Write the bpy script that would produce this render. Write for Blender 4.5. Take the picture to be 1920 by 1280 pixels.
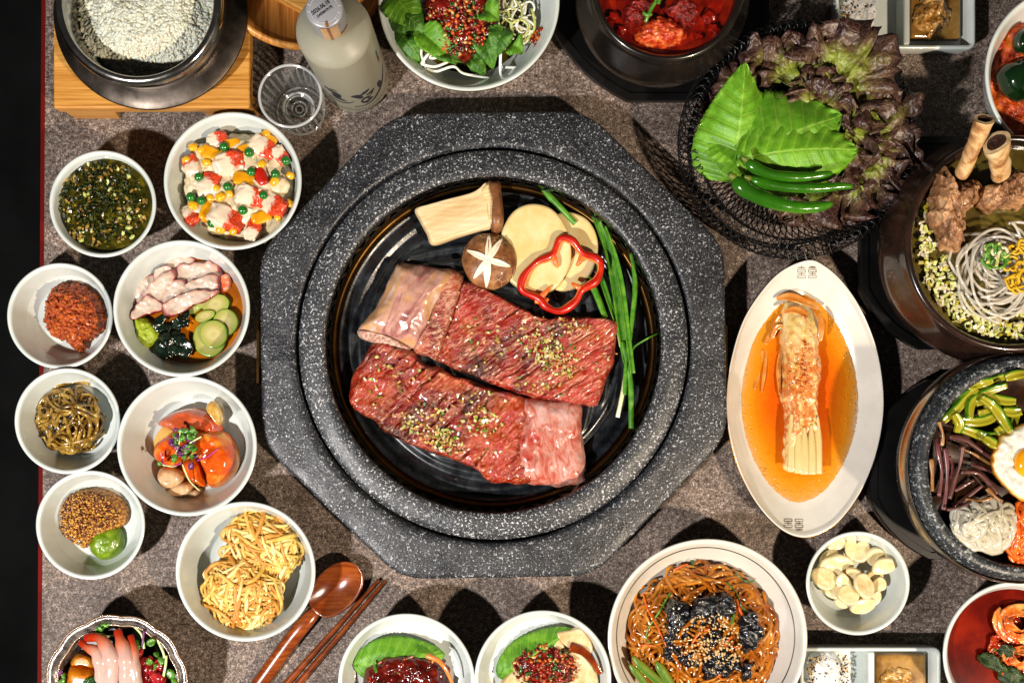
import bpy, bmesh, math, random
from mathutils import Vector, Matrix, noise, Euler
for o in list(bpy.data.objects): bpy.data.objects.remove(o)
random.seed(7)
SC = bpy.context.scene
# ---------------------------------------------------------------- camera
CH, CF, NX, NY = 1.0, 2000.0, 930.0, 740.0      # camera height (m), focal length in photo pixels, point straight below
cam_d = bpy.data.cameras.new('camera'); cam = bpy.data.objects.new('camera', cam_d)
SC.collection.objects.link(cam); SC.camera = cam
cam.location = (0, 0, CH); cam.rotation_euler = (0, 0, 0)
cam_d.sensor_fit = 'HORIZONTAL'; cam_d.sensor_width = 36.0; cam_d.lens = 36.0 * CF / 1920.0
cam_d.shift_x = (960 - NX) / 1920.0; cam_d.shift_y = -(640 - NY) / 1920.0
cam_d.clip_start = 0.05; cam_d.clip_end = 50
# ---------------------------------------------------------------- light
W = bpy.data.worlds.new('World'); SC.world = W; W.use_nodes = True
W.node_tree.nodes['Background'].inputs[0].default_value = (1.0, 0.93, 0.86, 1)
W.node_tree.nodes['Background'].inputs[1].default_value = 0.036
def lamp(name, loc, power, col, size):
    d = bpy.data.lights.new(name, 'SPOT'); d.energy = power; d.color = col; d.shadow_soft_size = size
    d.spot_size = math.radians(95); d.spot_blend = 0.5
    o = bpy.data.objects.new(name, d); SC.collection.objects.link(o); o.location = loc
    o.rotation_euler = (Vector((0.02, 0.03, 0)) - Vector(loc)).to_track_quat('-Z', 'Y').to_euler()
    return o
lamp('key_lamp', (-0.88, -0.66, 1.34), 148, (1.0, 0.955, 0.92), 0.038)
lamp('warm_lamp', (1.00, -0.78, 1.32), 138, (1.0, 0.82, 0.62), 0.040)
SC.view_settings.view_transform = 'Standard'; SC.view_settings.look = 'None'
SC.view_settings.exposure = 0.20; SC.view_settings.gamma = 1.0
SC.render.engine = 'CYCLES'
cy = SC.cycles
cy.use_denoising = True
try:
    cy.denoiser = 'OPENIMAGEDENOISE'; cy.denoising_input_passes = 'RGB_ALBEDO_NORMAL'; cy.denoising_prefilter = 'ACCURATE'
except Exception: pass
cy.max_bounces = 8; cy.diffuse_bounces = 3; cy.glossy_bounces = 3; cy.transmission_bounces = 8; cy.transparent_max_bounces = 8
cy.caustics_reflective = False; cy.caustics_refractive = False; cy.sample_clamp_indirect = 4.0
# ---------------------------------------------------------------- helpers
def P(px, py, z=0.0):
    k = (CH - z) / CF
    return Vector(((px - NX) * k, -(py - NY) * k, z))
def S(px, z=0.0): return px * (CH - z) / CF
R = random.random
def U(a, b): return a + (b - a) * random.random()
def rgb(h):     # '#rrggbb' sRGB -> linear
    c = [int(h[i:i+2], 16) / 255 for i in (1, 3, 5)]
    return tuple(x / 12.92 if x <= .04045 else ((x + .055) / 1.055) ** 2.4 for x in c) + (1,)
def nz(p, s=1.0, seed=0.0): return noise.noise(Vector((p[0]*s + seed, p[1]*s - seed*1.7, p[2]*s + seed*.3)))
def fbm(p, s=1.0, seed=0.0, o=3):
    a, t = 1.0, 0.0
    for i in range(o):
        t += a * nz(p, s, seed + i * 7.3); s *= 2.1; a *= .5
    return t
def smooth01(a, b, x):
    t = min(1, max(0, (x - a) / (b - a))) if a != b else 0.0
    return t * t * (3 - 2 * t)
def catmull(pts, n=8, closed=False):
    pts = [Vector(p) for p in pts]; out = []; N = len(pts)
    for i in range(N if closed else N - 1):
        if closed: p0, p1, p2, p3 = pts[i-1], pts[i], pts[(i+1) % N], pts[(i+2) % N]
        else: p0, p1, p2, p3 = pts[max(0, i-1)], pts[i], pts[i+1], pts[min(N-1, i+2)]
        for k in range(n):
            t = k / n
            out.append(.5 * ((2*p1) + (p2-p0)*t + (2*p0-5*p1+4*p2-p3)*t*t + (3*p1-p0-3*p2+p3)*t**3))
    if not closed: out.append(pts[-1])
    return out
def resample(pts, n, closed=True):
    pts = [Vector(p) for p in pts]
    if closed: pts = pts + [pts[0]]
    L = [0]
    for a, b in zip(pts, pts[1:]): L.append(L[-1] + (b - a).length)
    out = []; j = 0
    for i in range(n):
        d = L[-1] * i / (n if closed else n - 1)
        while j < len(L) - 2 and L[j+1] < d: j += 1
        t = (d - L[j]) / max(1e-9, L[j+1] - L[j]); out.append(pts[j].lerp(pts[j+1], min(1, max(0, t))))
    return out
WPOS = {}
class MB:
    def __init__(s): s.v = []; s.f = []; s.m = []; s.uv = {}; s.flat = False
    def add(s, vs, fs, mi=0, uvs=None):
        o = len(s.v); s.v.extend(vs)
        for f in fs: s.f.append(tuple(i + o for i in f)); s.m.append(mi)
        if uvs:
            for i, u in enumerate(uvs): s.uv[o + i] = u
        return o
    def build(s, name, mats, parent=None, label=None, cat=None, group=None, kind=None, smooth=True, origin=None):
        me = bpy.data.meshes.new(name)
        if not isinstance(mats, (list, tuple)): mats = [mats]
        xs = [v[0] for v in s.v]; ys = [v[1] for v in s.v]; zs = [v[2] for v in s.v]
        if origin is None: origin = ((min(xs)+max(xs))/2, (min(ys)+max(ys))/2, min(zs))
        ox, oy, oz = origin
        me.from_pydata([(v[0]-ox, v[1]-oy, v[2]-oz) for v in s.v], [], s.f)
        for m in mats: me.materials.append(m)
        if len(mats) > 1: me.polygons.foreach_set('material_index', s.m)
        if smooth: me.polygons.foreach_set('use_smooth', [True] * len(s.f))
        if s.uv:
            ul = me.uv_layers.new(name='UVMap'); li = [0] * len(me.loops); me.loops.foreach_get('vertex_index', li)
            flat = []
            for i in li: flat.extend(s.uv.get(i, (0.0, 0.0)))
            ul.data.foreach_set('uv', flat)
        me.update()
        return link(name, me, origin, parent, label, cat, group, kind)
def link(name, me, origin, parent=None, label=None, cat=None, group=None, kind=None):
    o = bpy.data.objects.new(name, me); SC.collection.objects.link(o)
    origin = Vector(origin)
    if parent is not None: o.parent = parent; o.location = origin - WPOS[parent.name]
    else: o.location = origin
    WPOS[o.name] = origin.copy()
    tag(o, label, cat, group, kind)
    return o
def tag(o, label=None, cat=None, group=None, kind=None):
    if label: o['label'] = label
    if cat: o['category'] = cat
    if group: o['group'] = group
    if kind: o['kind'] = kind
    return o
def thing(name, label, cat, loc, group=None): return link(name, None, loc, None, label, cat, group)
def lathe(mb, prof, c, seg=64, mi=0, fn=None):
    vs = []; fs = []; n = len(prof)
    for j in range(seg):
        a = 2 * math.pi * j / seg; ca, sa = math.cos(a), math.sin(a)
        for (r, z) in prof:
            if fn: r, z = fn(r, z, a)
            vs.append((c[0] + r*ca, c[1] + r*sa, (c[2] if len(c) > 2 else 0) + z))
    for j in range(seg):
        k = (j + 1) % seg
        for i in range(n - 1): fs.append((j*n+i, k*n+i, k*n+i+1, j*n+i+1))
    mb.add(vs, fs, mi)
def tube(mb, pts, rad, sides=6, mi=0, caps=True, flat=1.0, up=None):
    pts = [Vector(p) for p in pts]; n = len(pts); vs = []; fs = []; uvs = []
    t = (pts[1] - pts[0]).normalized()
    ref = Vector(up) if up else (Vector((0, 0, 1)) if abs(t.z) < .9 else Vector((1, 0, 0)))
    nx = t.cross(ref)
    if nx.length < 1e-6: nx = Vector((1, 0, 0))
    nx.normalize()
    for i in range(n):
        t = (pts[min(n-1, i+1)] - pts[max(0, i-1)])
        t = t.normalized() if t.length > 1e-9 else Vector((1, 0, 0))
        nx = nx - t * nx.dot(t)
        if nx.length < 1e-6: nx = t.orthogonal()
        nx.normalize(); ny = t.cross(nx)
        r = rad(i/(n-1)) if callable(rad) else (rad[i] if isinstance(rad, (list, tuple)) else rad)
        for k in range(sides):
            a = 2*math.pi*k/sides
            vs.append(pts[i] + nx*(r*math.cos(a)) + ny*(r*flat*math.sin(a))); uvs.append((i/(n-1), k/sides))
    for i in range(n-1):
        for k in range(sides):
            l = (k+1) % sides; fs.append((i*sides+k, i*sides+l, (i+1)*sides+l, (i+1)*sides+k))
    if caps: fs.append(tuple(range(sides))[::-1]); fs.append(tuple((n-1)*sides+k for k in range(sides)))
    mb.add(vs, fs, mi, uvs)
_ico = {}
def ico(sub):
    if sub not in _ico:
        b = bmesh.new(); bmesh.ops.create_icosphere(b, subdivisions=sub, radius=1)
        b.verts.ensure_lookup_table()
        _ico[sub] = ([v.co.copy() for v in b.verts], [tuple(v.index for v in f.verts) for f in b.faces]); b.free()
    return _ico[sub]
def blob(mb, c, r, amp=0.0, fr=1.0, sub=3, mi=0, rot=0, seed=None, flatbot=None, tilt=None, sq=1.0):
    vs, fs = ico(sub); seed = U(0, 90) if seed is None else seed
    if not isinstance(r, (list, tuple)): r = (r, r, r)
    mt = Euler((tilt[0], tilt[1], rot) if tilt else (0, 0, rot)).to_matrix(); out = []
    for v in vs:
        w = v
        if sq != 1.0: w = Vector([math.copysign(abs(x) ** sq, x) for x in v])
        d = 1 + (amp * fbm(v, fr, seed) if amp else 0)
        p = mt @ Vector((w.x*r[0]*d, w.y*r[1]*d, w.z*r[2]*d))
        if flatbot is not None and p.z < -flatbot: p.z = -flatbot
        out.append((c[0]+p.x, c[1]+p.y, c[2]+p.z))
    mb.add(out, fs, mi)
def pillow(mb, outline, z0, h, rings=14, seg=80, edge=.25, top=None, mi=0, center=None, smooth=True, base=None, bulge=0.0, px=True, under=True, jag=None, pw=1.35):
    """a lump with the given outline (photo pixels at the height of its top), z0..z0+h"""
    zt = z0 + h
    pts = [P(x, y, zt) for x, y in outline] if px else [Vector((x, y, zt)) for x, y in outline]
    if smooth: pts = catmull(pts, 8, True)
    pts = resample(pts, seg)
    if jag:
        jf, ja = jag
        pts = [q + Vector((nz(q, jf, 3.1), nz(q, jf, 17.7), 0))*ja for q in pts]
    if center: c = P(center[0], center[1], zt) if px else Vector((center[0], center[1], zt))
    else: c = sum(pts, Vector()) / len(pts)
    vs = []; fs = []; uvs = []
    for i in range(rings + 1):
        t = i / rings; t = 1 - (1 - t) ** pw
        e = max(0, (t - (1 - edge)) / edge); pr = math.sqrt(max(0, 1 - e*e))
        for k in range(seg):
            p = c.lerp(pts[k], t); z = z0 + h * (pr + bulge * (1 - t*t))
            if top: z += top(p.x, p.y, t, k/seg) * (1 if e < .98 else 0)
            if jag and t > .3:
                q = Vector((p.x, p.y, z)); w = ja*.6; vs.append((p.x + w*nz(q, jf*1.6, 5), p.y + w*nz(q, jf*1.6, 9), z + w*nz(q, jf*1.6, 13)))
            else: vs.append((p.x, p.y, z))
            uvs.append((t, k / seg))
    for i in range(rings):
        for k in range(seg):
            l = (k+1) % seg; fs.append((i*seg+k, (i+1)*seg+k, (i+1)*seg+l, i*seg+l))
    if under:
        zb = z0 if base is None else base
        o = len(vs)
        for k in range(seg):
            p = c.lerp(pts[k], .93); vs.append((p.x, p.y, min(zb, z0 - .0004))); uvs.append((1, k/seg))
        for k in range(seg):
            l = (k+1) % seg; fs.append((rings*seg+k, o+k, o+l, rings*seg+l))
        fs.append(tuple(o+k for k in range(seg))[::-1])
    mb.add(vs, fs, mi, uvs)
def sheet(mb, grid, thick=.0006, mi=0, uvs=None):
    """grid[i][j] of Vectors -> closed thin sheet"""
    n, m = len(grid), len(grid[0]); vs = []; fs = []; uu = []
    nor = []
    for i in range(n):
        row = []
        for j in range(m):
            a = grid[min(n-1, i+1)][j] - grid[max(0, i-1)][j]; b = grid[i][min(m-1, j+1)] - grid[i][max(0, j-1)]
            c = a.cross(b); row.append(c.normalized() if c.length > 1e-12 else Vector((0, 0, 1)))
        nor.append(row)
    for sgn in (.5, -.5):
        for i in range(n):
            for j in range(m):
                vs.append(grid[i][j] + nor[i][j] * (thick * sgn)); uu.append(uvs[i][j] if uvs else (i/(n-1), j/(m-1)))
    o = n*m
    for i in range(n-1):
        for j in range(m-1):
            a, b, c, d = i*m+j, (i+1)*m+j, (i+1)*m+j+1, i*m+j+1
            fs.append((a, b, c, d)); fs.append((o+d, o+c, o+b, o+a))
    edge = [(i*m) for i in range(n)] + [((n-1)*m+j) for j in range(1, m)] + [(i*m+m-1) for i in range(n-2, -1, -1)] + [j for j in range(m-2, 0, -1)]
    for k in range(len(edge)):
        a, b = edge[k], edge[(k+1) % len(edge)]; fs.append((a, o+a, o+b, b))
    mb.add(vs, fs, mi, uu)
def ribbon(mb, pts, width, thick=.0008, mi=0, cup=0.0, twist=0.0, n=5):
    pts = [Vector(p) for p in pts]; N = len(pts); grid = []; uvs = []
    side = None
    for i in range(N):
        t = (pts[min(N-1, i+1)] - pts[max(0, i-1)])
        t = t.normalized() if t.length > 1e-9 else Vector((1, 0, 0))
        s_ = Vector((0, 0, 1)).cross(t)
        if s_.length < 1e-3: s_ = side or Vector((1, 0, 0))
        s_.normalize(); side = s_
        up = t.cross(s_)
        a = twist * i / (N-1); s2 = s_*math.cos(a) + up*math.sin(a); u2 = up*math.cos(a) - s_*math.sin(a)
        w = width(i/(N-1)) if callable(width) else width
        row = []; ur = []
        for j in range(n):
            v = 2*j/(n-1) - 1; row.append(pts[i] + s2*(w*.5*v) + u2*(cup*w*(v*v - .5))); ur.append((i/(N-1), v))
        grid.append(row); uvs.append(ur)
    sheet(mb, grid, thick, mi, uvs)
def boxv(mb, c, sx, sy, sz, rz=0, mi=0, bev=0.0, tilt=None, jit=0.0):
    mt = Euler(((tilt[0], tilt[1], rz) if tilt else (0, 0, rz))).to_matrix()
    vs = [Vector(c) + mt @ Vector((x*sx/2*(1 - jit*R()), y*sy/2*(1 - jit*R()), z*sz/2*(1 - jit*R()))) for z in (-1, 1) for y in (-1, 1) for x in (-1, 1)]
    mb.add(vs, [(0,2,3,1), (4,5,7,6), (0,1,5,4), (2,6,7,3), (0,4,6,2), (1,3,7,5)], mi)
def bevel(o, w=.001, seg=2, ang=40):
    m = o.modifiers.new('bevel', 'BEVEL'); m.width = w; m.segments = seg; m.limit_method = 'ANGLE'; m.angle_limit = math.radians(ang)
    return o
# ---------------------------------------------------------------- materials
class NT:
    def __init__(s, name):
        s.mat = bpy.data.materials.new(name); s.mat.use_nodes = True; s.t = s.mat.node_tree; s.n = s.t.nodes; s.l = s.t.links
        s.b = s.n['Principled BSDF']; s.co = s.n.new('ShaderNodeTexCoord')
    def set(s, node, i, v):
        if isinstance(v, bpy.types.NodeSocket): s.l.new(v, node.inputs[i])
        elif v is not None:
            if isinstance(v, tuple) and len(v) == 3 and node.inputs[i].type == 'RGBA': v = v + (1,)
            node.inputs[i].default_value = v
    def vec(s, scale=(1, 1, 1), rot=(0, 0, 0), src='Object', warp=0.0, wscale=50):
        m = s.n.new('ShaderNodeMapping'); s.l.new(s.co.outputs[src], m.inputs[0]); m.vector_type = 'TEXTURE'; m.inputs['Rotation'].default_value = tuple(-q for q in rot); m.inputs['Scale'].default_value = tuple(1/q for q in scale)
        return m.outputs[0]
    def noise(s, scale, detail=3, rough=.55, dist=0.0, vec=None, out=0):
        k = s.n.new('ShaderNodeTexNoise'); s.l.new(vec or s.co.outputs['Object'], k.inputs['Vector'])
        k.inputs['Scale'].default_value = scale; k.inputs['Detail'].default_value = detail; k.inputs['Roughness'].default_value = rough; k.inputs['Distortion'].default_value = dist
        return k.outputs[out]
    def vor(s, scale, feat='F1', rnd=1.0, vec=None, out='Distance'):
        k = s.n.new('ShaderNodeTexVoronoi'); k.feature = feat; s.l.new(vec or s.co.outputs['Object'], k.inputs['Vector'])
        k.inputs['Scale'].default_value = scale; k.inputs['Randomness'].default_value = rnd
        return k.outputs[out]
    def wave(s, scale, dist=2, detail=2, dscale=1, vec=None, kind='BANDS', dirn='X'):
        k = s.n.new('ShaderNodeTexWave'); k.wave_type = kind
        if kind == 'BANDS': k.bands_direction = dirn
        s.l.new(vec or s.co.outputs['Object'], k.inputs['Vector'])
        k.inputs['Scale'].default_value = scale; k.inputs['Distortion'].default_value = dist; k.inputs['Detail'].default_value = detail; k.inputs['Detail Scale'].default_value = dscale
        return k.outputs['Fac']
    def ramp(s, fac, stops, mode='LINEAR'):
        k = s.n.new('ShaderNodeValToRGB'); s.l.new(fac, k.inputs[0]); e = k.color_ramp.elements; k.color_ramp.interpolation = mode
        while len(e) < len(stops): e.new(.5)
        for x, (p, c) in zip(e, stops):
            x.position = p; x.color = c if isinstance(c, tuple) and len(c) == 4 else (tuple(c) + (1,) if isinstance(c, tuple) else (c, c, c, 1))
        return k.outputs[0]
    def mix(s, fac, a, b, mode='MIX'):
        k = s.n.new('ShaderNodeMix'); k.data_type = 'RGBA'; k.blend_type = mode
        s.set(k, 0, fac); s.set(k, 6, a); s.set(k, 7, b); return k.outputs[2]
    def math(s, op, a, b=None, c=None, clamp=False):
        k = s.n.new('ShaderNodeMath'); k.operation = op; k.use_clamp = clamp; s.set(k, 0, a)
        if b is not None: s.set(k, 1, b)
        if c is not None: s.set(k, 2, c)
        return k.outputs[0]
    def sep(s, v):
        k = s.n.new('ShaderNodeSeparateXYZ'); s.l.new(v, k.inputs[0]); return k.outputs
    def bump(s, h, strength=.5, dist=.001, nrm=None):
        k = s.n.new('ShaderNodeBump'); s.l.new(h, k.inputs['Height']); k.inputs['Strength'].default_value = strength; k.inputs['Distance'].default_value = dist
        if nrm: s.l.new(nrm, k.inputs['Normal'])
        return k.outputs[0]
    def out(s, base=None, rough=.5, nrm=None, metal=0, spec=.5, coat=0, coatr=.08, sss=0, sssr=(1, .3, .15), ssss=.004, trans=0, ior=1.45, alpha=None, emis=None):
        b = s.b
        s.set(b, 'Base Color', base); s.set(b, 'Roughness', rough); s.set(b, 'Metallic', metal); s.set(b, 'Specular IOR Level', spec)
        s.set(b, 'Coat Weight', coat); s.set(b, 'Coat Roughness', coatr); s.set(b, 'IOR', ior)
        if sss: s.set(b, 'Subsurface Weight', sss); s.set(b, 'Subsurface Radius', sssr); s.set(b, 'Subsurface Scale', ssss)
        if trans: s.set(b, 'Transmission Weight', trans)
        if nrm is not None: s.l.new(nrm, b.inputs['Normal'])
        if alpha is not None: s.set(b, 'Alpha', alpha)
        return s.mat
def thin_glass(name):
    n = NT(name); t = n.n.new('ShaderNodeBsdfTransparent'); m = n.n.new('ShaderNodeMixShader')
    n.out((1, 1, 1, 1), .03, trans=1.0, ior=1.42)
    m.inputs[0].default_value = .5; n.l.new(t.outputs[0], m.inputs[1]); n.l.new(n.b.outputs[0], m.inputs[2]); n.l.new(m.outputs[0], n.n['Material Output'].inputs[0])
    return n.mat
HOURS = ['twelve', 'one', 'two', 'three', 'four', 'five', 'six', 'seven', 'eight', 'nine', 'ten', 'eleven']
def clock_labels(items, cx, cy, fmt):
    """items (object, px, py): a label that singles each one out by where it lies round the dish"""
    by = {}
    for o, x, y in items:
        a = math.degrees(math.atan2(x - cx, -(y - cy))) % 360; by.setdefault(int((a + 15) // 30) % 12, []).append((math.hypot(x-cx, y-cy), o))
    for h, l in by.items():
        l.sort(key=lambda q: q[0])
        for i, (d, o) in enumerate(l):
            s_ = '' if len(l) == 1 else ', ' + (['inner one', 'outer one'] if len(l) == 2 else ['innermost', 'middle one', 'outermost'] if len(l) == 3 else ['innermost', 'second from middle', 'third from middle', 'outermost', 'at the very rim'])[i]
            o['label'] = fmt % HOURS[h] + s_
def M(name, stops, scale=150, rough=.5, bump=0.0, bscale=None, bdist=.0008, detail=4, dist=0.0, stretch=(1, 1, 1), rot=(0, 0, 0), **kw):
    """noise-coloured material; stops: list of hex colours or (pos, hex)"""
    n = NT(name)
    st = [(s_[0], rgb(s_[1])) if isinstance(s_, tuple) else (.3 + .4*i/max(1, len(stops)-1), rgb(s_)) for i, s_ in enumerate(stops)]
    v = n.vec(stretch, rot) if (stretch != (1, 1, 1) or rot != (0, 0, 0)) else None
    f = n.noise(scale, detail, .6, dist, v)
    col = n.ramp(f, st) if len(st) > 1 else st[0][1]
    nr = n.bump(n.noise(bscale or scale*1.7, 4, .6, 0, v), bump, bdist) if bump else None
    return n.out(col, rough, nr, **kw)
# ================================================================ the setting
def table_mat():
    n = NT('stone_laminate')
    f = n.noise(640, 2, .6); f2 = n.noise(230, 4, .68); big = n.noise(26, 4, .6)
    a = n.math('ADD', n.math('MULTIPLY', f, .5), n.math('MULTIPLY', f2, .5))
    c1 = n.ramp(a, [(.36, rgb('#261f1b')), (.46, rgb('#5a4e47')), (.55, rgb('#84766d')), (.66, rgb('#c6b8ae'))])
    tint = n.ramp(big, [(.3, (.50, .47, .44)), (.5, (.85, .84, .83)), (.72, (1.18, 1.15, 1.12))])
    col = n.mix(1.0, c1, tint, 'MULTIPLY')
    return n.out(col, n.ramp(f2, [(.3, .55), (.7, .75)]), n.bump(a, .35, .0006), spec=.25)
def granite_mat(name='granite', dk='#090a0c', md='#212328', lt='#c8cbcf', sc=1.0, thr=.62):
    n = NT(name)
    f = n.noise(430*sc, 3, .7); g = n.noise(860*sc, 2, .6); v = n.vor(620*sc); f2 = n.noise(150*sc, 5, .7); big = n.noise(24, 4, .65)
    base = n.ramp(f2, [(.3, rgb(dk)), (.64, rgb(md))])
    dens = n.ramp(big, [(.32, .25), (.68, 1.0)])
    c = n.mix(n.math('MULTIPLY', n.ramp(g, [(.55, 0.0), (.63, 1.0)]), n.math('MULTIPLY', dens, .75)), base, rgb('#6e7176'))
    c = n.mix(n.math('MULTIPLY', n.ramp(v, [(.04, 1.0), (.26, 0.0)]), .22), c, rgb('#8a8d92'))
    c = n.mix(n.math('MULTIPLY', n.ramp(f, [(thr - .03, 0.0), (thr + .03, 1.0)]), dens), c, rgb(lt))
    h = n.math('ADD', n.math('MULTIPLY', f, .6), n.math('MULTIPLY', n.noise(55, 4, .65), 1.6))
    return n.out(c, n.ramp(big, [(.35, .30), (.65, .58)]), n.bump(h, .55, .0011), spec=.5)
def wood_mat(name, a, b, c, ax=0, scale=120, rough=.38, coat=.15):
    n = NT(name); st = [.035, 1, 1]; st = {0: (.03, 1, 1), 1: (1, .03, 1), 2: (1, 1, .03)}[ax]
    v = n.vec(st)
    f = n.noise(scale*2.2, 4, .6, .4, v); f2 = n.noise(scale*9, 2, .6, 0, v)
    col = n.ramp(n.math('ADD', n.math('MULTIPLY', f, .65), n.math('MULTIPLY', f2, .35)), [(.34, rgb(c)), (.48, rgb(b)), (.62, rgb(a))])
    return n.out(col, rough, n.bump(f2, .15, .0004), coat=coat, coatr=.2)
MT = {}
MT['table'] = table_mat(); MT['granite'] = granite_mat()
MT['ceramic'] = M('white_glaze', ['#b4bcb8', '#c6ccc8'], 30, .22, coat=.5, spec=.5)
MT['ceramic2'] = M('cream_glaze', ['#c0beb4', '#d0cec6'], 30, .2, coat=.5)
MT['black'] = M('black_lacquer', ['#090909', '#121111'], 60, .32, spec=.35)
MT['steel'] = NT('steel').out(rgb('#b9bbbd'), .16, metal=1)
MT['bamboo'] = wood_mat('bamboo', '#c8964e', '#b47c34', '#8c5820', 0)
MT['bamboo_y'] = wood_mat('bamboo_lid', '#c8924a', '#ac7030', '#7c4c1c', 1)
MT['redwood'] = wood_mat('lacquered_redwood', '#8a4416', '#70300c', '#582207', 0, 40, .2, .7)
# table top: left edge runs just inside the frame
tl = [P(91, -900), P(72, 2300), P(3000, 2300), P(3000, -900)]
b = MB(); vs = [(p.x, p.y, z) for z in (0, -.028) for p in tl]
b.add(vs, [(0,1,2,3), (7,6,5,4), (0,4,5,1), (1,5,6,2), (2,6,7,3), (3,7,4,0)])
table = b.build('table', MT['table'], smooth=False, label='grey mottled stone-look table top carrying all the dishes', cat='table', kind='structure', origin=(0, 0, 0))
b = MB()
p0, p1 = P(91, -900), P(72, 2300)
d = Vector((-.0042, 0, 0))
vs = [(p.x + e.x, p.y, z) for z in (-.0006, -.03) for (p, e) in ((p0, Vector((-.0002,0,0))), (p1, Vector((-.0002,0,0))), (p1, d), (p0, d))]
b.add(vs, [(0,3,2,1), (4,5,6,7), (0,1,5,4), (1,2,6,5), (2,3,7,6), (3,0,4,7)])
b.build('edge_band', NT('red_edge').out(rgb('#5c0c08'), .75, spec=.1), table, smooth=False)
b = MB(); b.add([(-6, -6, -.74), (6, -6, -.74), (6, 6, -.74), (-6, 6, -.74)], [(0, 1, 2, 3)])
b.build('floor', M('dark_concrete', ['#080808', '#161616'], 6, .9, spec=.1), kind='structure', label='dark concrete floor below the table', cat='floor', smooth=False)

# ================================================================ table grill
gc = P(925, 646, .04); GX, GY = gc.x, gc.y
SL = .036      # slab top
grill = thing('stone_table_grill', 'octagonal black speckled granite grill surround set in the middle of the table', 'grill', (GX, GY, 0))
def rounded_octagon(ap, rad, n=6, rot=0.0):
    cr = ap / math.cos(math.pi/8); pts = []
    for k in range(8):
        a = math.pi/8 + k*math.pi/4 + rot; v = Vector((cr*math.cos(a), cr*math.sin(a), 0))
        L = rad * math.tan(math.pi/8)
        d0 = Vector((-math.sin(a - math.pi/8), math.cos(a - math.pi/8), 0)); d1 = Vector((-math.sin(a + math.pi/8), math.cos(a + math.pi/8), 0))
        for i in range(n + 1):
            t = i / n; p0_ = v - d0*L; p1_ = v + d1*L
            pts.append(p0_*(1-t)**2 + v*(2*t*(1-t)) + p1_*t**2)
    return pts
ap = S(437, SL)
oct_o = resample(rounded_octagon(ap, .055, 8, math.radians(.9)), 288)
rg = S(372, .038)
b = MB(); rows = []
def octrow(k, z):
    return [(GX + p.x*k, GY + p.y*k, z) for p in oct_o]
rows.append(octrow(.985, 0)); rows.append(octrow(.995, SL - .004)); rows.append(octrow(.998, SL-.0015)); rows.append(octrow(.992, SL - .0002)); rows.append(octrow(.98, SL + .0006))
for t in (.25, .5, .75, .93, 1):
    row = []
    for p in oct_o:
        q = p * .98; a = math.atan2(p.y, p.x); g = Vector((rg*math.cos(a), rg*math.sin(a), 0))
        w = q.lerp(g, t); row.append((GX + w.x, GY + w.y, SL + .0006 + .0022*t + (-.0015 if t == 1 else 0)))
    rows.append(row)
row = []
for p in oct_o:
    a = math.atan2(p.y, p.x); row.append((GX + (rg-.001)*math.cos(a), GY + (rg-.001)*math.sin(a), SL - .012))
rows.append(row)
n_ = len(oct_o); vs = [v for r_ in rows for v in r_]
vs = [(x, y, z + (.0005*fbm((x, y, 0), 90, 3) if z > SL-.003 else 0)) for x, y, z in vs]
b.add(vs, [(i*n_+k, i*n_+(k+1) % n_, (i+1)*n_+(k+1) % n_, (i+1)*n_+k) for i in range(len(rows)-1) for k in range(n_)])
b.build('stone_slab', MT['granite'], grill)
ri = S(316, .044); ro = S(367, .042)
b = MB()
lathe(b, [(ro-.002, SL-.014), (ro, SL-.002), (ro-.0006, SL+.003), (ro-.0025, SL+.0052), (ro-.006, SL+.0062), ((ri+ro)/2, SL+.0085), (ri+.004, SL+.009), (ri+.001, SL+.0082), (ri, SL+.006), (ri+.001, SL-.012)], (GX, GY), 192, 0,
      lambda r, z, a: (r, z + .0004*nz((math.cos(a)*8, math.sin(a)*8, r*60))))
b.build('stone_ring', granite_mat('granite_ring', '#101214', '#2c2f34', '#dcdee0', 1.0, .60), grill)
b = MB()   # near-black slab filler below the groove
lathe(b, [(rg+.01, SL-.012), (ro-.02, SL-.012)], (GX, GY), 96)
b.build('groove', M('groove_black', ['#050505', '#0a0a0a'], 50, .8), grill)
# perforated vent band: two rails with slanted posts between
dark_steel = M('dark_steel', ['#4b4844', '#6a655e'], 40, .33, metal=1)
b = MB(); r0, r1, zt, zb = ri + .0005, S(303, .02), SL + .004, .0185
def bandp(t, a): r = r0 + (r1 - r0)*t; return (GX + r*math.cos(a), GY + r*math.sin(a), zt + (zb - zt)*t)
NB = 72
for (ta, tb) in ((0, .30), (.78, 1.0)):
    vs = []; fs = []; seg = 216
    for k in range(seg):
        a = 2*math.pi*k/seg; vs += [bandp(ta, a), bandp(tb, a)]
    for k in range(seg):
        l = (k+1) % seg; fs.append((2*k, 2*k+1, 2*l+1, 2*l))
    b.add(vs, fs)
for k in range(NB):
    a = 2*math.pi*k/NB; w = 2*math.pi/NB
    sl = .22 if k % 2 else -.22
    vs = [bandp(.29, a - w*.2 + w*sl), bandp(.29, a + w*.2 + w*sl), bandp(.79, a + w*.2 - w*sl), bandp(.79, a - w*.2 - w*sl)]
    b.add(vs, [(0, 3, 2, 1)])
o = b.build('perforated_band', dark_steel, grill, smooth=False)
sm = o.modifiers.new('solid', 'SOLIDIFY'); sm.thickness = .0008; sm.offset = 1
b = MB(); lathe(b, [(ri+.006, SL), (ri+.006, .004), (0.0, .003)], (GX, GY), 96)
b.build('fire_well', M('char', ['#060505', '#0d0b0a'], 60, .7), grill)
b = MB(); rb = S(300, .02)
lathe(b, [(rb+.0022, .012), (rb+.0024, .019), (rb+.0012, .0208), (rb-.0012, .0205), (rb-.003, .017), (rb-.004, .0145), (rb-.004, .008)], (GX, GY), 160)
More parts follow.
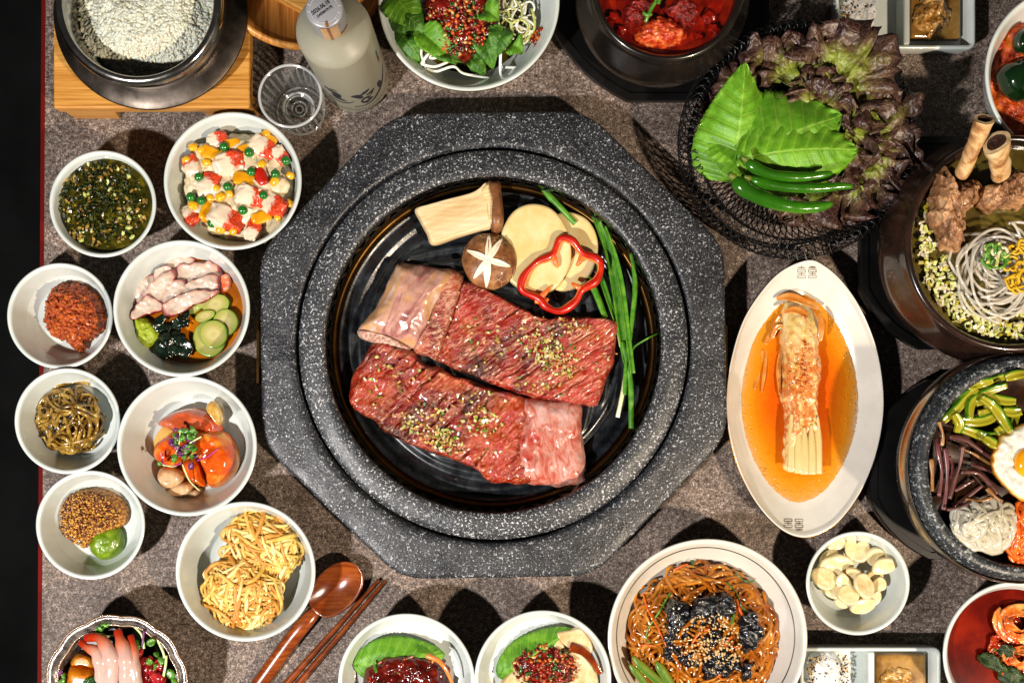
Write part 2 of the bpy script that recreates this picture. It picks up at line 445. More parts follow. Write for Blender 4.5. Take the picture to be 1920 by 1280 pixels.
b.build('brass_rim', M('aged_brass', ['#3c2810', '#5c4220'], 60, .34, metal=1), grill)
# cast pan: ridges and slots
pan_r = rb - .0042
b = MB(); vs = []; fs = []; nr, ns = 110, 260
def pan_h(x, y, r):
    t = r / pan_r
    z = .0128 + .004*(1 - t*t)
    if t > .80:
        u = (t - .80)/.20; z += .0016*math.sin(u*math.pi*4.0) - .0012
    else:
        a = math.atan2(y, x); q = round(a/(math.pi/2))*(math.pi/2)
        d = (x*math.cos(q) + y*math.sin(q)); e = math.hypot(d - .22*pan_r*0, abs(-x*math.sin(q) + y*math.cos(q))*.55)
        z += .0016*max(-.45, math.sin(e*2*math.pi/.0128))
    return z
for i in range(nr+1):
    r = pan_r * i / nr
    for k in range(ns):
        a = 2*math.pi*k/ns; x, y = r*math.cos(a), r*math.sin(a); vs.append((GX+x, GY+y, pan_h(x, y, r)))
for i in range(nr):
    for k in range(ns):
        l = (k+1) % ns; fs.append((i*ns+k, (i+1)*ns+k, (i+1)*ns+l, i*ns+l))
b.add(vs, fs)
pan_m = NT('cast_enamel'); f = pan_m.noise(500, 3); f2 = pan_m.noise(70, 4, .65)
pan_m = pan_m.out(pan_m.ramp(f2, [(.35, rgb('#0a0c0f')), (.6, rgb('#181d22')), (.75, rgb('#2b3036'))]), pan_m.ramp(f2, [(.35, .22), (.7, .42)]), pan_m.bump(f, .25, .0005), spec=.6)
pan = b.build('grill_pan', pan_m, label='round black cast grill pan with ridges holding the raw beef', cat='grill pan', origin=(GX, GY, .012))
b = MB()
for q in range(4):
    for rr, spread, cnt in ((.62, .26, 4), (.40, .32, 3)):
        for k in range(cnt):
            a = q*math.pi/2 + math.pi/4 + (k - (cnt-1)/2)*spread
            x, y = rr*pan_r*math.cos(a), rr*pan_r*math.sin(a)
            blob(b, (GX+x, GY+y, pan_h(x, y, rr*pan_r) + .0002), (.0052, .0036, .0012), 0, 1, 2, 0, a + .6)
b.build('slot', M('slot_black', ['#010101', '#020202'], 50, .9, spec=.05), pan, kind='stuff')
# brass plates on the slab side
for (px, y0, y1) in ((484, 600, 718), (1361, 610, 705)):
    b = MB(); p, q = P(px, y0, .026), P(px, y1, .026); boxv(b, ((p.x+q.x)/2, (p.y+q.y)/2, .02), .0022, abs(p.y-q.y), .016)
    b.build('brass_plate', MT['steel'] if 0 else bpy.data.materials['aged_brass'], grill, smooth=False)

# ================================================================ bowls
def bowl_prof(Rm, h, fr=.55, ir=.66, zf=None, t=.0034, a=1.0, bb=1.25, lip=.0016, n=14):
    zf = .22*h if zf is None else zf
    pr = [(0, .0022), (fr*Rm-.004, .0022), (fr*Rm-.003, 0), (fr*Rm, 0), (fr*Rm+.0008, .0035)]
    for i in range(1, n+1):
        u = i/n; pr.append((fr*Rm + .0008 + (Rm - fr*Rm - .0008)*u**.85, .0035 + (h - lip - .0035)*u**1.2))
    pr += [(Rm + .0002, h - lip*.5), (Rm - .0006, h - .0001), (Rm - t*.55, h), (Rm - t, h - lip*.6)]
    for i in range(1, n+1):
        u = 1 - i/n; pr.append((ir*Rm + (Rm - t - ir*Rm)*u**a, zf + (h - lip*.6 - zf)*u**bb))
    pr += [(ir*Rm*.8, zf - .0004), (ir*Rm*.4, zf - .0006), (0, zf - .0006)]
    return pr
def bowl(name, px, py, rpx, h, label, mat='ceramic', cat='bowl', group=None, seg=112, **kw):
    c = P(px, py, h); Rm = S(rpx, h)
    pr = bowl_prof(Rm, h, **kw); b = MB(); lathe(b, pr, (c.x, c.y), seg)
    o = b.build(name, MT[mat] if isinstance(mat, str) else mat, label=label, cat=cat, group=group, origin=(c.x, c.y, 0))
    zf = kw.get('zf', .22*h)
    return dict(o=o, c=c, R=Rm, h=h, zf=zf, pr=pr)
def disc(mb, c, r, z, seg=80, rings=10, fn=None, mi=0):
    vs = []; fs = []
    for i in range(rings+1):
        q = r*i/rings
        for k in range(seg):
            a = 2*math.pi*k/seg; x, y = c[0]+q*math.cos(a), c[1]+q*math.sin(a); vs.append((x, y, z + (fn(x, y, i/rings) if fn else 0)))
    for i in range(rings):
        for k in range(seg):
            l = (k+1) % seg; fs.append((i*seg+k, (i+1)*seg+k, (i+1)*seg+l, i*seg+l))
    mb.add(vs, fs, mi)
def inner_r(bw, z):
    pr = bw['pr']; n = len(pr)//2; best = 0
    for (r, zz) in pr[n:]:
        if zz <= z: best = max(best, r)
    # interpolate
    lo = [(r, zz) for r, zz in pr[n:]]
    for (ra, za), (rb_, zb_) in zip(lo, lo[1:]):
        if (za - z)*(zb_ - z) <= 0 and za != zb_: return ra + (rb_ - ra)*(z - za)/(zb_ - za)
    return best
GB = 'white banchan bowls along the left edge'
B1 = bowl('small_bowl', 192, 382, 100, .046, 'small white bowl filled with chopped green herb oil', group=GB)
B2 = bowl('medium_bowl', 436, 339, 129, .050, 'white bowl holding creamy crab, pea and corn salad', group=GB, ir=.70)
B3 = bowl('small_bowl', 112, 592, 99, .036, 'small white bowl holding one ball of orange paste', group=GB, ir=.72)
B4 = bowl('medium_bowl', 340, 578, 128, .050, 'white bowl holding octopus slices, seaweed and cucumber', group=GB, ir=.70)
B5 = bowl('small_bowl', 126, 789, 99, .040, 'small white bowl heaped with brown shredded pickle', group=GB, ir=.70)
B6 = bowl('medium_bowl', 350, 836, 131, .048, 'white bowl holding tomato wedges topped with sprouts', group=GB, ir=.70)
B7 = bowl('small_bowl', 169, 984, 102, .034, 'small white bowl holding grainy mustard and green wasabi', group=GB, ir=.72)
B8 = bowl('medium_bowl', 460, 1071, 131, .048, 'white bowl holding two golden shredded fritters', group=GB, ir=.70)
B9 = bowl('medium_bowl', 762, 1278, 128, .050, 'white bowl with perilla leaf and dark red glazed crab, cut by bottom edge', ir=.80, zf=.030)
B10 = bowl('medium_bowl', 1018, 1272, 128, .050, 'white bowl with perilla leaf and tofu under chopped sauce', ir=.80, zf=.030)
B11 = bowl('garlic_bowl', 1609, 1093, 97, .038, 'small white bowl of peeled garlic slices', ir=.70)
B12 = bowl('noodle_dish', 1327, 1197, 187, .046, 'wide white dish with thin dark rim line full of brown glass noodles', 'ceramic2', ir=.68)
B13 = bowl('salad_bowl', 879, 0, 170, .066, 'white bowl of green salad topped with red chilli relish', ir=.5)
B14 = bowl('soup_bowl', 1906, 1227, 137, .056, 'white bowl of red kimchi broth in the lower right corner', ir=.55)
B15 = bowl('crab_bowl', 2014, 138, 166, .070, 'white bowl of orange red seasoned crab at the upper right edge', ir=.5)
# ================================================================ food helpers
def lump(name, outline, z0, h, mat, label=None, cat=None, group=None, parent=None, kind=None, **kw):
    b = MB(); pillow(b, outline, z0, h, **kw)
    return b.build(name, mat, parent, label, cat, group, kind)
def ell(cx, cy, rx, ry, rot=0, n=14, jit=0.0):
    out = []; r = math.radians(rot)
    for k in range(n):
        a = 2*math.pi*k/n; j = 1 + U(-jit, jit); x, y = rx*j*math.cos(a), ry*j*math.sin(a)
        out.append((cx + x*math.cos(r) - y*math.sin(r), cy + x*math.sin(r) + y*math.cos(r)))
    return out
def bits(mb, n, samp, size, nm, asp=(1, 1, .6), tilt=.5, round_=False):
    """n small chopped pieces; samp() -> Vector"""
    for i in range(n):
        p = samp(); s_ = U(*size); mi = random.choice(nm) if isinstance(nm, (list, tuple)) else nm
        if round_: blob(mb, p, (s_*asp[0]*.5, s_*asp[1]*.5, s_*asp[2]*.5), .12, 1.5, 1, mi, U(0, 6.3), tilt=(U(-tilt, tilt), U(-tilt, tilt)))
        else: boxv(mb, p, s_*asp[0]*U(.7, 1.3), s_*asp[1]*U(.7, 1.2), s_*asp[2], U(0, 6.3), mi, tilt=(U(-tilt, tilt), U(-tilt, tilt)), jit=.55)
def in_ell(cx, cy, rx, ry, zf, rot=0, pw=.5):
    """sampler: a random point of an ellipse in photo pixels; zf(u) gives the height, u = 0 centre .. 1 edge"""
    r = math.radians(rot)
    def f():
        u = R()**pw; a = U(0, 6.2832); x, y = rx*u*math.cos(a), ry*u*math.sin(a)
        z = zf(u) if callable(zf) else zf
        return P(cx + x*math.cos(r) - y*math.sin(r), cy + x*math.sin(r) + y*math.cos(r), z)
    return f
def strand(cx, cy, rx, ry, zf, length, curl=3.0, n=30, keep=.9, start=None, ang=None, wob=.0006):
    """one loose noodle: a wandering path that stays in an ellipse (pixels), length in pixels"""
    if start is None:
        u = R()**.5; a = U(0, 6.2832); x, y = cx + rx*u*math.cos(a), cy + ry*u*math.sin(a)
    else: x, y = start
    d = U(0, 6.2832) if ang is None else ang
    st = length/n; k = U(-curl, curl)/n; ph = U(0, 50); zo = U(0, 1); pts = []
    for i in range(n+1):
        ex, ey = (x - cx)/rx, (y - cy)/ry; q = math.hypot(ex, ey)
        if q > 1.08: x, y, q = cx + ex*rx*1.08/q, cy + ey*ry*1.08/q, 1.08
        z = zf(min(1, q), zo) + wob*math.sin(ph + i*.5)
        pts.append(P(x, y, z))
        if i % 7 == 0: k += U(-curl, curl)*.6/n
        if q > keep:
            want = math.atan2(cy - y, cx - x); df = (want - d + math.pi) % (2*math.pi) - math.pi; d += df*.22
        d += k; x += st*math.cos(d); y += st*math.sin(d)
    return pts
def leaf(mb, base, tip, width, z0, z1, bulge=.006, fold=0.0, serr=.05, teeth=24, n=44, m=19, wp=(.62, .8), cor=.0005, curl=0.0, seed=0, thick=.0005, mi=0, bend=0.0, lat=9):
    A, B_ = P(base[0], base[1], z0), P(tip[0], tip[1], z1); ax = B_ - A; L = ax.length; ax.normalize()
    sd = Vector((-ax.y, ax.x, 0)).normalized(); W_ = S(width, (z0+z1)/2); grid = []; uvs = []
    for i in range(n+1):
        u = i/n; w = W_*.5*max(0.0, math.sin(math.pi*min(1, u)**wp[0]))**wp[1] + .0002; row = []; ur = []
        for j in range(m):
            v = 2*j/(m-1) - 1; av = abs(v)
            e = 1 + (serr*(1 - abs(((u*teeth) % 1)*2 - 1)) if av > .99 else 0)
            uu = u - .06*av*(1 - u)
            p = A + ax*(L*uu) + sd*(w*v*e + bend*L*math.sin(math.pi*u))
            z = A.z + (B_.z - A.z)*u + bulge*math.sin(math.pi*u)*(1 - v*v*.6) + fold*av*w/W_*2
            z += cor*math.sin((u*lat - av*1.6)*2*math.pi)*(.4 + av) + .0016*nz((u*3, v*2, seed), 1, seed) + curl*math.sin(u*14 + seed + v*2)*av*av
            row.append(Vector((p.x, p.y, z))); ur.append((u, v))
        grid.append(row); uvs.append(ur)
    sheet(mb, grid, thick, mi, uvs)
def leaf_mat(name, dark, mid, light, vein, lat=9.0, slope=1.6, rough=.42, trans=0.0):
    n = NT(name); s_ = n.sep(n.co.outputs['UV']); u, v = s_[0], s_[1]
    av = n.math('ABSOLUTE', v)
    mr = n.ramp(av, [(.012, 1.0), (.045, 0.0)])
    ph = n.math('FRACT', n.math('SUBTRACT', n.math('MULTIPLY', u, lat), n.math('MULTIPLY', av, slope)))
    dl = n.math('ABSOLUTE', n.math('SUBTRACT', ph, .5))
    lv = n.math('MULTIPLY', n.ramp(dl, [(.03, 1.0), (.11, 0.0)]), .55)
    vm = n.math('MAXIMUM', mr, lv)
    f = n.noise(90, 5, .65); fine = n.vor(900)
    c = n.ramp(f, [(.32, rgb(dark)), (.5, rgb(mid)), (.68, rgb(light))])
    c = n.mix(n.math('MULTIPLY', vm, .42), c, rgb(vein))
    h = n.math('ADD', n.math('MULTIPLY', vm, -1.0), n.math('MULTIPLY', fine, .5))
    return n.out(c, rough, n.bump(h, .5, .0007), spec=.4, sss=.0)
MT['perilla'] = leaf_mat('perilla_leaf', '#4c8016', '#60961e', '#78a832', '#9cc052')
MT['perilla_d'] = leaf_mat('perilla_leaf_dark', '#3f7414', '#55881c', '#6c9c2c', '#90b450')
MT['salad_leaf'] = leaf_mat('salad_green', '#244a10', '#3a6a1a', '#5a882e', '#86a85a', 7)
MT['scallion'] = M('scallion_green', ['#2c5a10', '#467a1e', '#6c9838'], 160, .35, coat=.3)
MT['scallion_l'] = M('scallion_pale', ['#8c9c38', '#b4b866', '#cfcfa0'], 260, .35, coat=.3)
MT['garlic'] = M('garlic', ['#a87c34', '#c49c58', '#d6bc88'], 260, .35, coat=.3)
MT['onion'] = M('onion_white', ['#b0a478', '#ccc2a0', '#dcd6c0'], 260, .3, coat=.3)
MT['tan'] = M('tan_bit', ['#6a4a14', '#94702c', '#b48c44'], 260, .3, coat=.3)
MT['redbit'] = M('chilli_red', ['#5c0b04', '#8c1c08', '#ac3410'], 260, .28, coat=.4)
MT['orangebit'] = M('orange_bit', ['#98380a', '#b45412', '#c87228'], 260, .3, coat=.4)
MT['darkgreen'] = M('dark_green_bit', ['#12300c', '#235216', '#3c7422'], 260, .3, coat=.4)
MT['darkred'] = M('dark_red_sauce', ['#2c0503', '#5c0d06', '#8c1c0c'], 180, .18, bump=.5, bscale=400, coat=.6)
MT['sesame'] = M('sesame_seed', ['#b8945c', '#d0b688'], 300, .4)
MT['sesame_b'] = M('black_sesame', ['#0a0a0c', '#1c1b1e'], 300, .4)
MT['white_thread'] = M('white_thread', ['#dfe2cf', '#f2f3e8'], 120, .3, coat=.3)
MT['carrot'] = M('carrot_strip', ['#b43c0a', '#d05a14', '#dc7828'], 160, .3, coat=.35)
# ================================================================ food on the grill
PZ = .0168
def meat_mat(name, rot, dk, md, lt, fat, fat_thr=.56, seed=0.0, sc=1.0):
    n = NT(name)
    v = n.vec((.30, 1, 1), (0, 0, -rot))
    f1 = n.noise(330*sc, 5, .64, .9, v); f2 = n.noise(520*sc, 3, .6, .8, v); big = n.noise(26, 4, .6, .5); tiny = n.noise(850, 2, .6)
    red = n.ramp(big, [(.36, rgb(dk)), (.48, rgb(md)), (.62, rgb(lt))])
    red = n.mix(1.0, red, n.ramp(f2, [(.3, (.55, .5, .5)), (.6, (1.1, 1.1, 1.1))]), 'MULTIPLY')
    thr = n.math('ADD', f1, n.math('MULTIPLY', n.math('SUBTRACT', n.noise(45, 3, .6), .5), .34))
    fm = n.ramp(thr, [(fat_thr, 0.0), (fat_thr + .075, 1.0)])
    c = n.mix(n.math('MULTIPLY', fm, .75), red, rgb(fat))
    f3 = n.noise(120*sc, 4, .6, 1.0, v); ln = n.ramp(n.math('ABSOLUTE', n.math('SUBTRACT', f3, .5)), [(.0, 1.0), (.028, 0.0)])
    c = n.mix(n.math('MULTIPLY', ln, .38), c, rgb(fat))
    mar = n.ramp(n.noise(34, 4, .6, .6), [(.52, 0.0), (.70, 1.0)])
    c = n.mix(n.math('MULTIPLY', mar, .45), c, rgb('#a84c12'))
    h = n.math('ADD', n.math('MULTIPLY', f1, .8), n.math('MULTIPLY', tiny, .35))
    return n.out(c, n.ramp(f2, [(.3, .2), (.7, .38)]), n.bump(h, .8, .0018), coat=.7, coatr=.10, sss=.06, ssss=.003)
def scored(rot, pitch, depth, amp=.0012, seed=0.0):
    c, s_ = math.cos(rot), math.sin(rot)
    def f(x, y, t, a):
        w = -x*s_ + y*c; w += .0022*nz((x, y, 0), 70, seed); l = x*c + y*s_
        g = max(0, math.cos(2*math.pi*w/pitch))**14 * smooth01(-.15, .2, nz((l*1.0, round(w/pitch)*.7, 2), 30, seed))
        fib = .0005*nz((l*60, w*420, 0), 1, seed)
        return -depth*g + amp*fbm((x, y, 0), 60, seed) + fib
    return f
a30 = math.radians(33)
mt_meat1 = meat_mat('beef_marbled', a30, '#3c0402', '#7e0c06', '#a02012', '#dca888', .568)
mt_meat2 = meat_mat('beef_marbled_dark', math.radians(42), '#300302', '#720a04', '#9c220a', '#d0946a', .59)
mt_strip = meat_mat('beef_strip', math.radians(20), '#5c100c', '#8c2a1e', '#ac5640', '#d0a284', .50, sc=1.3)
def bone_mat():
    n = NT('rib_membrane'); v = n.vec((.3, 1, 1), (0, 0, -math.radians(62)))
    f = n.noise(48, 4, .6, .8, v); f2 = n.noise(160, 4, .6, 0, v)
    c = n.ramp(f, [(.28, rgb('#5c2428')), (.40, rgb('#94605a')), (.50, rgb('#b88e80')), (.58, rgb('#b88c58')), (.70, rgb('#c8aca4'))])
    c = n.mix(n.math('MULTIPLY', n.ramp(f2, [(.5, 0.0), (.7, 1.0)]), .35), c, rgb('#8a4038'))
    return n.out(c, .24, n.bump(f2, .3, .001), coat=.5, sss=.12, ssss=.004)
mt_bone = bone_mat()
def bone_fat():
    n = NT('rib_fat'); v = n.vec((.5, 1, 1), (0, 0, math.radians(80)))
    f = n.noise(150, 4, .65, 1.0, v); b_ = n.noise(30, 3, .6)
    c = n.ramp(n.math('ADD', f, n.math('MULTIPLY', n.math('SUBTRACT', b_, .5), .7)), [(.26, rgb('#8c1a12')), (.36, rgb('#a84a3c')), (.46, rgb('#b06c5c')), (.6, rgb('#bc8a7e')), (.75, rgb('#c4a09c'))])
    return n.out(c, .25, n.bump(f, .5, .0012), coat=.5, sss=.12, ssss=.004)
mt_bfat = bone_fat()
mt_bonecut = M('bone_cut', ['#7a4a40', '#b58a78', '#dcc2ae'], 420, .5, bump=.6, bscale=700, bdist=.0012)

o1 = [(868,524),(925,548),(985,577),(1003,592),(1080,594),(1157,599),(1159,640),(1148,690),(1128,745),(1116,762),(1060,757),(980,741),(930,722),(880,703),(845,688),(815,673),(835,610),(850,570)]
c1 = P(980, 650, PZ)
rib1 = thing('beef_short_rib', 'upper raw marinated beef rib slab with bone at its left end on the grill pan', 'meat', (c1.x, c1.y, PZ), 'raw beef ribs on the grill')
sc1 = scored(a30, .0078, .0034, seed=1)
lump('meat', o1, PZ, .0135, mt_meat1, parent=rib1, rings=70, seg=340, edge=.10, top=sc1, smooth=True, jag=(60, .0022))
lump('meat_strip', [(838,502),(868,516),(862,558),(842,615),(822,672),(800,668),(772,657),(800,602),(820,552)], PZ, .0155, mt_strip, parent=rib1, rings=26, seg=150, edge=.4, top=lambda x, y, t, a: .0010*fbm((x, y, 0), 130, 4))
lump('rib_bone', [(745,487),(800,497),(858,507),(838,545),(815,592),(788,645),(766,652),(720,636),(680,628),(668,617),(690,588),(715,545),(733,507)], PZ + .001, .0205, mt_bone, parent=rib1, rings=36, seg=170, edge=.92, jag=(60, .002), top=lambda x, y, t, a: .0014*fbm((x, y, 0), 60, 6))
lump('bone_end', [(667,618),(684,617),(715,624),(748,638),(770,655),(735,650),(695,641),(672,632)], PZ + .001, .012, mt_bonecut, parent=rib1, rings=12, seg=70, edge=.3, top=lambda x, y, t, a: .0008*fbm((x, y, 0), 220, 6))
o2 = [(702,640),(735,645),(765,652),(790,675),(820,690),(870,706),(930,728),(978,744),(992,770),(985,810),(980,850),(992,880),(1005,905),(960,908),(920,905),(890,882),(845,862),(800,846),(760,832),(720,808),(700,785),(680,776),(655,765),(652,740),(660,705),(680,668)]
c2 = P(870, 780, PZ)
rib2 = thing('beef_short_rib', 'lower raw marinated beef rib slab with pale bone at its right end', 'meat', (c2.x, c2.y, PZ), 'raw beef ribs on the grill')
sc2 = scored(math.radians(44), .0105, .0038, .0024, seed=9)
lump('meat', o2, PZ, .0140, mt_meat2, parent=rib2, rings=70, seg=360, edge=.11, top=sc2, jag=(60, .0026))
lump('rib_bone', [(972,744),(1030,748),(1087,752),(1092,800),(1098,850),(1103,895),(1085,910),(1040,914),(985,907),(972,885),(964,850),(970,810),(980,775)], PZ, .0165, mt_bfat, parent=rib2, rings=36, seg=170, edge=.4, jag=(70, .0018), top=lambda x, y, t, a: .0014*fbm((x, y, 0), 60, 16) - .003*smooth01(.012, .0, math.hypot(x - P(985,815,.03).x, (y - P(985,815,.03).y)*.4)))
# chopped garlic and scallion
TOPM = [MT['garlic'], MT['onion'], MT['scallion'], MT['scallion_l'], MT['tan'], MT['darkgreen']]
def topping(name, label, cl, n, z):
    b = MB()
    for (cx, cy, rx, ry, rot, k) in cl:
        bits(b, k, in_ell(cx, cy, rx, ry, z, rot, .75), (.0015, .0040), [0, 0, 0, 1, 2, 3, 3, 4, 4], (1, .75, .55), .5)
    return b.build(name, TOPM, label=label, cat='topping', kind='stuff', smooth=False)
topping('chopped_garlic_topping', 'chopped garlic and scallion marinade scattered on the upper beef rib', [(1030, 665, 62, 30, 35, 190), (1010, 640, 150, 55, 10, 90), (900, 645, 45, 45, 0, 14), (1075, 615, 60, 20, 0, 26), (830, 600, 60, 40, -60, 14), (1020, 725, 60, 16, 10, 26)], 0, PZ + .0143)
topping('chopped_garlic_topping', 'chopped garlic and scallion marinade scattered on the lower beef rib', [(800, 800, 60, 28, 20, 100), (905, 790, 38, 26, 0, 75), (840, 830, 40, 24, 30, 60), (790, 760, 120, 60, 30, 60), (720, 700, 40, 40, 0, 12), (890, 740, 60, 20, 15, 16), (1040, 860, 45, 40, 0, 6), (925, 850, 40, 40, 0, 8)], 0, PZ + .0150)
# king oyster mushroom slice
stem_m = M('mushroom_flesh', ['#bc9c68', '#d0b88c', '#dcc8a4'], 120, .55, bump=.3, stretch=(.12, 1, 1), rot=(0, 0, math.radians(-18)), sss=.1)
capm = M('mushroom_cap', ['#4a2a14', '#75492a', '#94683f'], 90, .42, bump=.3, coat=.15)
c = P(860, 395, .02)
mush = thing('oyster_mushroom_slice', 'pale king oyster mushroom slice with brown cap at the top of the pan', 'mushroom', (c.x, c.y, .02))
lump('stem', [(776,390),(800,381),(840,370),(885,358),(906,346),(916,338),(922,370),(926,400),(924,424),(900,432),(860,443),(811,458),(798,436),(785,412)], .0205, .0125, stem_m, parent=mush, rings=24, seg=140, edge=.12, smooth=True, top=lambda x, y, t, a: .0004*nz((x*40, y*300, 0), 1))
lump('gill', [(900,350),(917,336),(926,345),(932,380),(934,415),(926,428),(916,415),(912,380)], .0205, .0142, M('gills', ['#b08a50', '#d9bd88', '#e6d2a6'], 420, .6, stretch=(.15, 1, 1), rot=(0, 0, -.2)), parent=mush, rings=10, seg=60, edge=.3)
lump('cap', [(914,333),(925,331),(937,334),(941,360),(945,395),(944,424),(932,437),(921,430),(920,400),(921,370),(915,350)], .0205, .018, capm, parent=mush, rings=16, seg=90, edge=.55)
# shiitake with star cut
c = P(918, 486, .04)
shi = thing('shiitake_mushroom', 'round brown shiitake cap carved with a white star on the grill pan', 'mushroom', (c.x, c.y, .018))
def shi_mat():
    n = NT('shiitake_cap'); f = n.noise(100, 5, .65); cr = n.vor(120, 'DISTANCE_TO_EDGE', vec=n.vec((1, 1, 1)))
    cc = n.ramp(f, [(.3, rgb('#4a2815')), (.5, rgb('#7d4d2a')), (.7, rgb('#a87a4a'))])
    w = n.math('MULTIPLY', n.ramp(cr, [(.0, 1.0), (.035, 0.0)]), n.ramp(n.noise(35, 2), [(.5, 0.0), (.62, 1.0)]))
    return n.out(n.mix(w, cc, rgb('#dcc29a')), .45, n.bump(n.math('SUBTRACT', f, w), .5, .0015), coat=.15)
b = MB(); rs = S(52, .035)
blob(b, (c.x, c.y, .026), (rs, rs*1.04, .0165), .05, 1.6, 4, 0, .3, 3.0, flatbot=.006)
b.build('cap', shi_mat(), shi)
petm = M('star_flesh', ['#e2d3b4', '#f2e9d6'], 160, .5, sss=.1)
for k, (tx, ty) in enumerate([(917,441),(941,447),(957,499),(912,539),(888,522),(876,469)]):
    b = MB(); cx, cy = 915, 486; L = math.hypot(tx-cx, ty-cy); ux, uy = (tx-cx)/L, (ty-cy)/L; grid = []
    for i in range(13):
        u = i/12; w = (5.6 if k != 3 else 6.5)*math.sin(math.pi*(.12 + .88*u)**.9)**.9 + .3; row = []
        for j in range(5):
            v = (j-2)/2; x, y = cx + ux*L*u - uy*w*v, cy + uy*L*u + ux*w*v
            d = math.hypot(x - 918, y - 487)/52; z = .026 + .0165*math.sqrt(max(.02, 1 - min(.98, d*d*.93))) + .0010 - .0016*(1 - abs(v))
            row.append(P(x, y, z))
        grid.append(row)
    sheet(b, grid, .0012); b.build('star_petal', petm, shi)
# potato slices
potm = M('potato_flesh', ['#cbb06c', '#d6be84', '#dccc9c'], 60, .38, bump=.15, bscale=500, coat=.25, sss=.12, ssss=.006)
lump('potato_slice', ell(1060, 470, 62, 76, 10, 18, .02), PZ + .001, .005, potm, 'yellow potato slice tucked right behind the larger slice and pepper ring', 'potato slice', 'potato slices', edge=.06, rings=12, top=lambda x, y, t, a: .0004*nz((x, y, 0), 60))
lump('potato_slice', ell(1004, 466, 69, 87, -5, 18, .015), PZ + .007, .0055, potm, 'larger yellow potato slice leaning against the shiitake', 'potato slice', 'potato slices', edge=.05, rings=12, top=lambda x, y, t, a: .0004*nz((x, y, 0), 60))
# red pepper ring
pepm = NT('red_pepper'); f = pepm.noise(60, 3)
pepm = pepm.out(pepm.ramp(f, [(.35, rgb('#9c1206')), (.6, rgb('#b81e0a')), (.75, rgb('#cc3c16'))]), .32, coat=.3, sss=.12, ssss=.004)
pepi = M('pepper_flesh', ['#e0501c', '#ee7a34', '#f29a50'], 200, .35, coat=.3)
c = P(1050, 515, .03)
pep = thing('pepper_ring', 'red bell pepper ring lying on the potato slices', 'pepper', (c.x, c.y, .025))
out = [(1050,448),(1074,452),(1092,475),(1118,484),(1127,500),(1117,527),(1092,543),(1078,566),(1050,583),(1024,575),(1011,560),(981,546),(978,530),(988,510),(1009,490),(1036,477)]
path = catmull([P(x, y, .0325) for x, y in out], 7, True); path = resample(path, 110)
b = MB(); N = len(path); vs = []; fs = []
for i in range(N):
    t = (path[(i+1) % N] - path[i-1]).normalized(); nn = Vector((-t.y, t.x, 0)); wv = .0036 + .0006*math.sin(i*.4)
    for k in range(8):
        a = 2*math.pi*k/8; vs.append(path[i] + nn*(wv*math.cos(a)) + Vector((0, 0, .0048*math.sin(a) + .0006*math.sin(i*.23))))
fi = []
for i in range(N):
    for k in range(8): (fi if k in (3, 4) else fs).append((i*8+k, ((i+1) % N)*8+k, ((i+1) % N)*8+(k+1) % 8, i*8+(k+1) % 8))
b.add(vs, fs + fi); b.m = [0]*len(fs) + [1]*len(fi); b.build('skin', [pepm, pepi], pep)
for (p0, p1, p2) in (((1036,478),(1042,492),(1045,502)), ((1093,477),(1087,490),(1081,498)), ((1011,560),(1022,549),(1031,538)), ((1091,543),(1082,537),(1072,531)), ((1005,562),(1018,566),(1028,560))):
    b = MB(); tube(b, catmull([P(*p0, .0325), P(*p1, .0335), P(*p2, .032)], 5), lambda t: .0034*(1 - .6*t), 8); b.build('rib', pepi, pep)
# green onions
def onion_mat():
    n = NT('green_onion'); s_ = n.sep(n.co.outputs['UV']); f = n.noise(160, 3, .6, 0, n.vec((.2, 1, 1)))
    c = n.ramp(s_[0], [(0, rgb('#2c6010')), (.5, rgb('#4a8420')), (.78, rgb('#88a444')), (.92, rgb('#d9e2ac')), (1, rgb('#efeedd'))])
    return n.out(n.mix(1.0, c, n.ramp(f, [(.3, (.7, .7, .7)), (.65, (1.1, 1.1, 1.1))]), 'MULTIPLY'), .32, coat=.4)
gom = onion_mat()
gob = M('green_onion_blade', ['#2c6010', '#447e1a', '#64982e'], 120, .35, coat=.35)
GG = 'green onion stalks on the grill'
stalks = [([(1101,385),(1128,440),(1155,512),(1170,590),(1174,690),(1158,782)], 6.5, gom, 'long green onion stalk ending in a white tip beside the upper rib'),
 ([(1112,390),(1135,450),(1152,530),(1168,640),(1182,720),(1184,803)], 9, gob, 'thickest green onion stalk reaching lowest along the right of the pan'),
 ([(1163,438),(1184,480),(1191,540),(1183,620),(1174,690),(1172,740)], 5.5, gob, 'green onion stalk curving outermost near the right stone ring'),
 ([(1135,424),(1150,470),(1166,540),(1176,620),(1186,700)], 6.5, gob, 'green onion stalk lying between the long stalk and the outermost one'),
 ([(1096,505),(1118,550),(1138,600)], 7.5, gob, 'short wide green onion blade coming out under the pepper ring'),
 ([(1118,492),(1136,548),(1156,610),(1165,650)], 6, gom, 'pale yellow green onion stalk just right of the pepper ring'),
 ([(1006,342),(1030,368),(1052,392),(1078,420)], 7, gob, 'green onion blade poking out above the potato slices'),
 ([(1240,622),(1215,634),(1190,650),(1183,668)], 1.6, gob, 'thin curled green onion thread at the right pan edge')]
